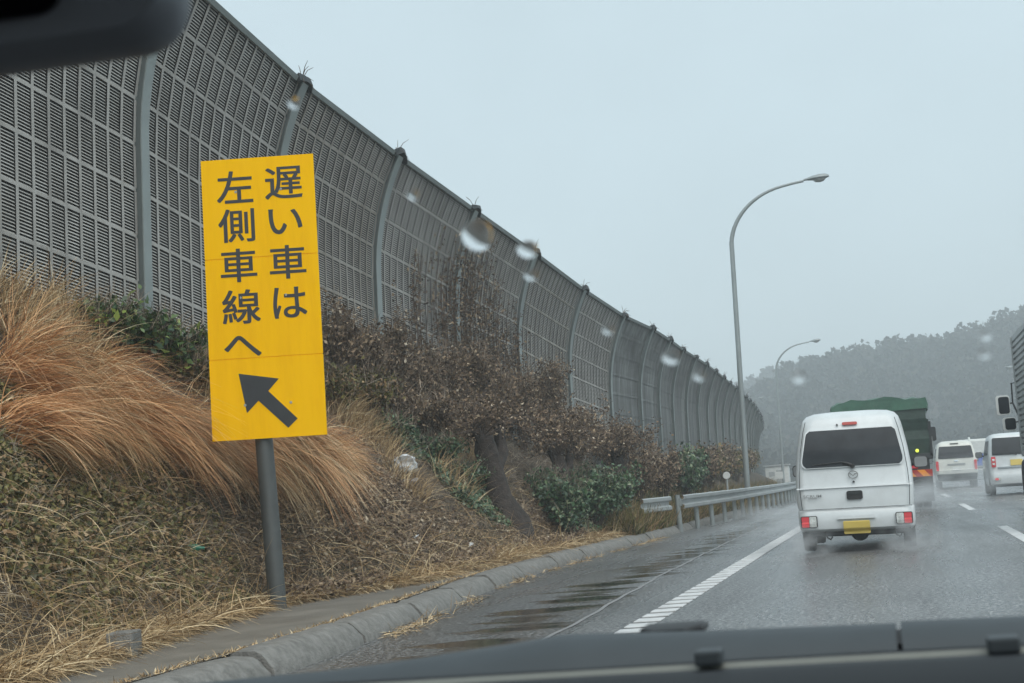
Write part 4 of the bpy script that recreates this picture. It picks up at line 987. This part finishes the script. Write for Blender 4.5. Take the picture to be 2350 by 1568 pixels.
mb = MB(); mb.box((0, 1.35, 1.55), (.98, .95, 1.0), bev=.18); cab = mb.build('cab', M['hut'], bt, smooth=True)
mb = MB(); mb.box((-.985, 1.5, 2.1), (.012, .45, .35), bev=.01); mb.build('side_window', M['glass'], bt)
mb = MB(); mb.box((0, -3.8, .85), (.5, 4.2, .14)); mb.build('chassis', M['truckd'], bt)
for x in (-1.0, 1.0):
    for y in (1.6, -5.6): wheel(bt, x, y, .48, .24)
mb = MB(); mb.tube([(-.98, 2.1, 2.5), (-1.13, 2.2, 2.49), (-1.14, 2.2, 2.1), (-1.03, 2.1, 1.75), (-.98, 2.1, 1.7)], .018, 8); mb.tube([(-1.14, 2.2, 2.1), (-1.28, 2.2, 2.08)], .016, 8); mb.tube([(-1.02, 2.1, 1.72), (-1.2, 2.2, 1.70)], .014, 8); mb.build('mirror_arm', M['black'], bt)
for (x, z, w, h) in ((-1.33, 2.06, .135, .20), (-1.24, 1.68, .135, .135)):
    mb = MB(); mb.sweep([[(x + a, 2.15 + d, z + b) for a, b in rrect(w * k, h * k, .055 * k, 5)] for d, k in ((0, .97), (.03, 1.0), (.09, .9), (.13, .55))]); mm = mb.build('side_mirror', M['hut'], bt, smooth=True)  # pale paint stands in for bright reflections on the chrome housings
    mb = MB(); mb.prism(rrect(w * .76, h * .84, .045, 5, .015, 0), lambda a, b: (x + a, 2.152, z + b), lambda a, b: (x + a, 2.144, z + b)); mb.build('mirror_glass', M['glass'], mm)

# --- blue truck far ahead
bl = empty('flatbed_truck', (4.4, 88, 0), 'small white and blue truck far ahead, half hidden between the two vans', 'truck', rot=(0, R(1.5), 0))
mb = MB(); mb.box((0, 3.1, 1.5), (.95, .75, .85), bev=.12); mb.build('cab', M['hut'], bl, smooth=True)
mb = MB(); mb.box((0, 1.0, 1.85), (1.0, 1.3, .36), bev=.03); mb.build('canopy', M['hut'], bl)
mb = MB(); mb.box((0, -.32, 1.12), (1.0, .03, .33), bev=.01); mb.build('tailgate', M['blue'], bl)
mb = MB(); mb.box((0, .9, .78), (1.0, 1.2, .05)); mb.box((0, -.3, .58), (.95, .03, .05)); mb.build('bed', M['hut'], bl)
mb = MB(); mb.box((0, 1.5, .62), (.4, 1.8, .09)); mb.build('chassis', M['truckd'], bl)
mb = MB(); mb.tube([(-.3, 1, 2.2), (-.34, 1, 2.45)], .06, 8); mb.tube([(-.62, 1, 2.2), (-.62, 1, 2.32)], .08, 8); mb.build('roof_beacon', M['hut'], bl)
for s in (-1, 1):
    mb = MB(); mb.box((s * .8, -.36, .72), (.14, .02, .05)); mb.build('tail_light', M['red'], bl)
    for y in (.1, 3.0): wheel(bl, s * .85, y, .33, .2)

# ------------------------------------------------------------------ litter
def crumple(name, px, py, s, mt, label, cat, flat=.55, lift=.06):
    p = on_bank(px, py); bm = bmesh.new(); bmesh.ops.create_icosphere(bm, subdivisions=3, radius=1)
    sd_ = random.random() * 50
    for v in bm.verts:
        c = v.co.copy(); k = 1 + .55 * mn.noise(c * 1.3 + Vector((sd_, 0, 0))) + .35 * abs(mn.noise(c * 3.1 + Vector((0, sd_, 0))))
        v.co = Vector((c.x * k * s, c.y * k * s * 1.1, c.z * k * s * flat))
    mb = MB(); bm.verts.index_update(); mb.add([v.co.copy() for v in bm.verts], [[v.index for v in f.verts] for f in bm.faces]); bm.free()
    o = mb.build(name, mt); o.location = p + Vector((0, 0, lift)); o.rotation_euler = (random.uniform(-.3, .3), random.uniform(.2, .7), random.random() * 6); return tag(o, label, cat)
crumple('plastic_bag', 925, 1088, .19, M['bag'], 'crumpled white plastic bag lying on the slope right of the sign', 'litter', .6, .12)
crumple('plastic_bag', 938, 1122, .13, M['bagg'], 'grey crumpled bag just below the white plastic bag', 'litter', .5)
crumple('paper_scrap', 948, 1243, .07, M['bag'], 'white paper scrap in the straw right of the sign pole', 'litter', .2, .03)
crumple('paper_scrap', 1076, 1256, .05, M['bag'], 'small white scrap in straw before the pollarded tree', 'litter', .3, .03)
crumple('paper_scrap', 1055, 1295, .05, M['bag'], 'white scrap at the edge of the concrete strip', 'litter', .3, .03)
crumple('paper_scrap', 426, 1418, .035, M['bag'], 'tiny white scrap in straw left of the sign pole', 'litter', .4, .04)
mb = MB(); p = on_bank(440, 1270); mb.lathe([(.0, -.11), (.032, -.11), (.035, -.09), (.035, .05), (.014, .09), (.014, .12), (0, .12)], (0, 0, 0), 'x', 12)
o = mb.build('plastic_bottle', M['green'], smooth=True); o.location = p + Vector((0, 0, .05)); o.rotation_euler = (0, .1, .4); tag(o, 'green plastic bottle lying in the creeping leaves', 'litter')
p = atZ(287, 1505, .17); mb = MB(); mb.box((0, 0, .085), (.09, .13, .085), bev=.012); o = mb.build('concrete_block', M['concrete']); o.location = (p.x, p.y, .166); o.rotation_euler = (0, 0, .25)
tag(o, 'small grey concrete block on the muddy strip at the lower left', 'block')
n = 5200; Y = 7 + 17 * RNG.random(n); X = np.array([x_kerb(y) for y in Y]) - .37 + RNG.normal(0, .02, n)
P = np.stack([X, Y, np.full(n, .165)], 1); D = np.stack([RNG.normal(0, .5, n), RNG.normal(0, 1, n), RNG.normal(.5, .4, n)], 1)
V, Q = ribbons(P, D, RNG.uniform(.015, .06, n), RNG.uniform(.003, .006, n), RNG.uniform(.3, 1.2, n), 2)
tag(np_mesh('moss_line', V, Q, LM['straw']), 'yellowed moss growing in the joint behind the kerb', 'moss', kind='stuff')
# straw washed against the kerb foot
n = 2600; Y = 9 + 22 * RNG.random(n) ** 1.4; X = np.array([x_kerb(y) for y in Y]) + np.abs(RNG.normal(0, .10, n)) + .01
clump = noise3(np.stack([Y * 0 + 1, Y, Y * 0], 1), .9) > -.02; X, Y = X[clump], Y[clump]; n = len(X)
P = np.stack([X, Y, RNG.random(n) * .03 + .005], 1); D = np.stack([RNG.normal(0, .5, n), RNG.normal(0, 1, n), RNG.normal(.1, .2, n)], 1)
V, Q = ribbons(P, D, RNG.uniform(.05, .2, n), RNG.uniform(.0025, .005, n), RNG.uniform(.2, .6, n), 3); V[:, 2] = np.maximum(V[:, 2], .004)
tag(np_mesh('gutter_straw', V, Q, LM['straw']), 'straw washed up against the foot of the kerb', 'dead grass', kind='stuff')

# ------------------------------------------------------------------ the hills and the wood
def hill(name, Y0, xs, zs, depth, label):
    V = []; Q = []; nx, ny = 90, 14
    X = np.linspace(xs[0], xs[-1], nx)
    for j in range(ny):
        t = j / (ny - 1)
        for x in X:
            h = np.interp(x, xs, zs); V.append((x, Y0 + depth * (t - 1) * 1.0, -1 + (h + 1) * sm(t) + 1.2 * mn.noise(Vector((x * .03, t * 4, 2))) * t))
    for j in range(ny - 1):
        for i in range(nx - 1): a = j * nx + i; Q.append((a, a + 1, a + nx + 1, a + nx))
    o = np_mesh(name, V, Q, M['ground'], smooth=True); tag(o, label, kind='structure'); return np.array(V)
def ridge(pts, Y, cut): return [atY(x, y, Y).x for x, y in pts], [atY(x, y, Y).z - cut for x, y in pts]
r1 = [(1640, 1010), (1730, 930), (1830, 868), (1890, 845), (1960, 825), (2060, 805), (2100, 800), (2160, 798), (2230, 775), (2320, 742), (2400, 715), (2600, 640)]
xs, zs = ridge(r1, 420, 4.0); H1 = hill('hill', 420, xs, zs, 170, 'wooded hill behind the traffic on the right')
r2 = [(1500, 960), (1640, 935), (1715, 890), (1760, 866), (1830, 850), (1900, 850), (2000, 880)]
xs2, zs2 = ridge(r2, 560, 5.0); H2 = hill('far_hill', 560, xs2, zs2, 120, 'fainter bluish hill beyond the wooded one')
def wood(name, H, n, Yspan, label, size, seed, ridge_n):
    rng = np.random.default_rng(seed); Vs, Qs, k = [], [], 0
    nx = 90; rows_ = len(H) // nx
    idx = rng.integers(0, len(H) - nx, n); P = H[idx] + rng.normal(0, 1, (n, 3)) * np.array([1.5, 6, 0])
    rid = H[-nx:][rng.integers(0, nx, ridge_n)] + rng.normal(0, 1, (ridge_n, 3)) * np.array([1.2, 3, .3])
    nr = len(P); P = np.concatenate([P, rid])
    for ip, p in enumerate(P):
        h = rng.uniform(.7, 1.25) * size * (1.15 if ip >= nr else 1); r = h * rng.uniform(.22, .36); m = 22
        c = rng.normal(0, 1, (m, 3)); c /= np.linalg.norm(c, axis=1, keepdims=True); c *= rng.random((m, 1)) ** .4
        C = p + np.array([0, 0, h * .68]) + c * np.array([r, r, h * .34])
        V, Q = leaves(C, rng.uniform(.45, .95, m) * size / 6, 1.0, .85); Vs.append(V); Qs.append(Q + k); k += len(V)
        t = .16; V = np.array([p + [-t, 0, -1], p + [t, 0, -1], p + [t * .5, 0, h * .8], p + [-t * .5, 0, h * .8]]); Vs.append(V); Qs.append(np.array([[0, 1, 2, 3]]) + k); k += 4
    o = np_mesh(name, np.concatenate(Vs), np.concatenate(Qs), LM['forest']); tag(o, label, 'wood', kind='stuff')
wood('wood', H1, 2600, 0, 'grey winter wood covering the hill on the right', 6.0, 5, 170)
wood('far_wood', H2, 900, 0, 'faint bluish wood on the farther hill', 7.0, 6, 90)

# ------------------------------------------------------------------ the car the picture is taken from
car = empty('car', (0, .9, .6), 'out of focus dark car interior, its cowl along the bottom and mirror at top left', 'car'); KO = Vector(car.location)
def cz(py, Y): return atY(2000, py, Y).z
_ce = [atY(px, py, 1.0) for px, py in ((350, 1566), (820, 1524), (1175, 1472), (1302, 1450), (1625, 1443), (2075, 1425), (2350, 1413))]
_cx = [q.x for q in _ce]; _cz = [q.z - float(np.interp(atY(2000, 1432, 1.0).x, _cx, [k.z for k in _ce])) for q in _ce]
_cx = [-.95] + _cx + [.95]; _cz = [_cz[0] - .02] + _cz + [_cz[-1]]
def cdrop(X): return float(np.interp(X, _cx, _cz))
_se = [atY(px, py, .90) for px, py in ((918, 1561), (1649, 1523), (2000, 1504), (2350, 1485))]
_sk = np.polyfit([q.x for q in _se], [q.z for q in _se], 1); _s0 = float(np.polyval(_sk, atY(2000, 1504, .90).x))
def run(prof_, name, mt, x0=-.95, x1=.95, extra=None, cd=None):
    mb = MB(); rings = []
    for X in np.linspace(x0, x1, 48):
        dy = -.10 * X * X
        rings.append([Vector((X, Y + dy, z + (cdrop(X) if cd is None else float(np.polyval(_sk, X)) - _s0) + (extra(X) if extra else 0))) - KO for Y, z in prof_])
    mb.sweep(rings); return mb.build(name, mt, car, smooth=True)
t0 = cz(1432, 1.0); t1 = cz(1481, .97); t2 = cz(1500, .93); t3 = cz(1508, .90); t4 = cz(1530, .86); t5 = cz(1567, .8)
run([(1.04, t0 - .03), (1.015, t0 - .002), (1.0, t0), (.985, t0 - .003), (.972, t1), (.96, t1 - .012), (.99, t1 - .03)], 'cowl_panel', M['cowl'], -.95, -.012)
run([(1.04, t0 - .03), (1.015, t0 - .001), (1.0, t0 + .001), (.985, t0 - .002), (.972, t1 + .001), (.96, t1 - .011), (.99, t1 - .03)], 'cowl_panel', M['cowl'], .003 - .012, .95)
run([(1.04, t0 - .04), (1.015, t0 - .006), (1.0, t0 - .004), (.985, t0 - .006), (.974, t1), (.99, t1 - .03)], 'cowl_joint', M['black'], -.016, -.004)
run([(.975, t1 - .004), (.93, t2 - .002), (.93, t2 - .03), (.975, t1 - .04)], 'cowl_gap', M['dash'], cd=1)
run([(.925, t2), (.915, t2 + .0012), (.905, t3 + .0008), (.90, t3 - .003), (.92, t3 - .008)], 'windscreen_seal', M['trim'], cd=1)
run([(.90, t3 - .002), (.88, t3 - .0005), (.86, t4 + .001), (.82, t4 - .006), (.78, t5 - .014), (.6, t5 - .10), (.9, t5 - .10)], 'dashboard', M['dash'], cd=1)
for px, py, w in ((1628, 1508, .009), (2302, 1478, .010)):
    q = atY(px, py, .90); mb = MB(); mb.box(q - KO, (w * .9, .010, .0045), bev=.002); mb.build('clip', M['cowl'], car)
q = atY(1540, 1449, 1.02); mb = MB(); mb.sweep([[q - KO + Vector((a * k, d, b * k)) for a, b in rrect(.022, .0035, .0032, 5)] for d, k in ((-.01, .5), (0, 1), (.03, 1), (.04, .6))]); mb.build('wiper_cap', M['black'], car, smooth=True)
# rear view mirror: rounded housing around a glass painted black for its dark reflection, hanging from the roof
mc = atY(150, 40, .47); 
mx = CR.copy(); my = CU.copy(); mzv = -fw.copy()
rot = Matrix.Rotation(R(8), 3, mzv)
mxx, myy = rot @ mx, rot @ my
rings = []
for d, k in ((.030, .5), (.026, .86), (.014, .985), (.0, 1.0), (-.012, .96), (-.022, .8), (-.028, .4)):
    rings.append([mc - mxx * .059 + myy * .014 + mxx * a * (1 - (1 - k) * .25) + myy * b * k + mzv * d - KO for a, b in rrect(.104, .031, .020, 8)])
mb = MB(); mb.sweep(rings); mir = mb.build('rear_view_mirror', M['mirror'], car, smooth=True)
mb = MB(); g0 = mc - mxx * .07 + myy * .017 - KO
mb.prism(rrect(.085, .0135, .010, 6, -.006, -.010), lambda a, b: g0 + mxx * a + myy * b + mzv * .0315, lambda a, b: g0 + mxx * a + myy * b + mzv * .034); mb.build('mirror_glass', M['mglass'], mir)
mb = MB(); mb.tube([mc - mxx * .07 + myy * .03 - mzv * .02 - KO, mc - mxx * .07 + myy * .10 - mzv * .08 - KO], .012, 8); mb.build('mirror_stem', M['mirror'], mir)
# unseen roof and rear wall, added to keep the cabin dark
mb = MB(); mb.box(Vector((0, -.55, 1.42)) - KO, (.75, 1.0, .02), bev=.01); mb.build('roof', M['dash'], car)
mb = MB(); mb.box(Vector((0, -1.5, .9)) - KO, (.75, .02, .5)); mb.build('rear_shade_wall', M['dash'], car)

# rain drops on the windscreen
def water_drop_mat():
    mt, n, l, p = new_mat('rain_drop_water'); p.inputs['Base Color'].default_value = (1, 1, 1, 1); p.inputs['Transmission Weight'].default_value = 1; p.inputs['Roughness'].default_value = 0.0; p.inputs['IOR'].default_value = 1.33; return mt
DROP = water_drop_mat()
drops = [(1095, 540, 10, 'large ring shaped rain drop on the windscreen over the vine covered barrier'), (1210, 573, 5.5, 'oval rain drop on the windscreen at the barrier top right of the largest drop'),
         (675, 237, 4.0, 'smeared rain drop on the windscreen near the second barrier post top'), (1218, 632, 3.5, 'round rain drop on the windscreen below the oval drop'), (948, 448, 3.5, 'small rain drop on the windscreen over the third barrier bay'),
         (1395, 757, 3.2, 'rain drop on the windscreen over the middle of the barrier'), (1540, 820, 4.5, 'rain drop on the windscreen over the far barrier top'), (1604, 862, 3.5, 'rain drop on the windscreen just left of the near lamp pole'),
         (1832, 865, 4.0, 'rain drop on the windscreen over the left end of the wooded hill'), (2262, 770, 3.2, 'rain drop on the windscreen before the right hand ridge'), (2258, 812, 3.0, 'rain drop on the windscreen over the hill beside the box truck')]
for px, py, s, lab in drops:
    q = atY(px, py, .62); bm = bmesh.new(); bmesh.ops.create_icosphere(bm, subdivisions=3, radius=1); mb = MB(); r = s * .0007
    rx = random.uniform(.95, 1.25)
    bm.verts.index_update(); mb.add([CR * v.co.x * r * rx + CU * v.co.y * r * (1 + .12 * v.co.x) - fw * max(-.03, v.co.z) * r * .13 for v in bm.verts], [[v.index for v in f.verts] for f in bm.faces]); bm.free()
    o = mb.build('rain_drop', DROP, smooth=True); o.location = q; tag(o, lab, 'rain drop', 'rain drops on the windscreen')

# ------------------------------------------------------------------ spray and haze
def puff(loc, rad, dens, label, seed):
    bm = bmesh.new(); bmesh.ops.create_icosphere(bm, subdivisions=3, radius=1); mb = MB(); bm.verts.index_update()
    mb.add([v.co.copy() for v in bm.verts], [[v.index for v in f.verts] for f in bm.faces]); bm.free()
    mt = bpy.data.materials.new('spray_mist'); mt.use_nodes = True; n, l = mt.node_tree.nodes, mt.node_tree.links; n.clear()
    out = n.new('ShaderNodeOutputMaterial'); pv = n.new('ShaderNodeVolumePrincipled'); l.new(pv.outputs[0], out.inputs['Volume'])
    pv.inputs['Color'].default_value = (.93, .96, .98, 1); pv.inputs['Anisotropy'].default_value = .2
    tc = n.new('ShaderNodeTexCoord'); ln = n.new('ShaderNodeVectorMath'); ln.operation = 'LENGTH'; l.new(tc.outputs['Object'], ln.inputs[0])
    nz = n.new('ShaderNodeTexNoise'); nz.inputs['Scale'].default_value = 2.2; nz.inputs['Detail'].default_value = 3
    mp = n.new('ShaderNodeMapping'); mp.inputs['Location'].default_value = (seed, 0, 0); l.new(tc.outputs['Object'], mp.inputs[0]); l.new(mp.outputs[0], nz.inputs['Vector'])
    fall = n.new('ShaderNodeMapRange'); fall.inputs[1].default_value = 1.0; fall.inputs[2].default_value = .15; fall.inputs[3].default_value = 0; fall.inputs[4].default_value = 1; l.new(ln.outputs['Value'], fall.inputs[0])
    nr = n.new('ShaderNodeMapRange'); nr.inputs[1].default_value = .38; nr.inputs[2].default_value = .68; l.new(nz.outputs['Fac'], nr.inputs[0])
    m1 = n.new('ShaderNodeMath'); m1.operation = 'MULTIPLY'; l.new(fall.outputs[0], m1.inputs[0]); l.new(nr.outputs[0], m1.inputs[1])
    m2 = n.new('ShaderNodeMath'); m2.operation = 'MULTIPLY'; m2.inputs[1].default_value = dens; l.new(m1.outputs[0], m2.inputs[0]); l.new(m2.outputs[0], pv.inputs['Density'])
    o = mb.build('spray', mt); o.location = loc; o.scale = rad; tag(o, label, 'spray', kind='stuff'); return o
puff((.0, 36.0, .3), (1.4, 3.2, .65), 1.2, 'white spray thrown up behind the tarpaulin truck', 1)
puff((1.6, 38.5, .5), (1.0, 5, .7), .22, 'thin spray drifting right of the tarpaulin truck', 2)
puff((.05, 19.2, .12), (.45, 1.3, .35), 1.6, 'spray at the right rear wheel of the small white van', 3)
puff((-1.22, 19.2, .12), (.45, 1.3, .33), 1.4, 'spray at the left rear wheel of the small white van', 4)
puff((1.5, 63.5, .5), (1.3, 4, .5), .06, 'spray around the off white delivery van', 5)
puff((-1.9, 30, .25), (1.6, 9, .5), .25, 'low mist over the shoulder left of the small white van', 6)

puff((4.0, 62, .5), (5.5, 32, 1.0), .035, 'low spray hanging over the right hand lanes', 7)
hz_ = MB(); zt_ = max(float(V_[2]) for h_ in (H1, H2) for V_ in h_) + 13; hz_.box((0, 360, (zt_ - 2.2) / 2), (490, 410, (zt_ + 2.2) / 2)); hm = bpy.data.materials.new('haze_air'); hm.use_nodes = True; n, l = hm.node_tree.nodes, hm.node_tree.links; n.clear()
out = n.new('ShaderNodeOutputMaterial'); pv = n.new('ShaderNodeVolumePrincipled'); pv.inputs['Color'].default_value = (.86, .93, .96, 1); pv.inputs['Density'].default_value = 0.0020; pv.inputs['Anisotropy'].default_value = 0.0
l.new(pv.outputs[0], out.inputs['Volume'])
tag(hz_.build('haze', hm), 'rainy haze filling the air', 'haze', kind='stuff')
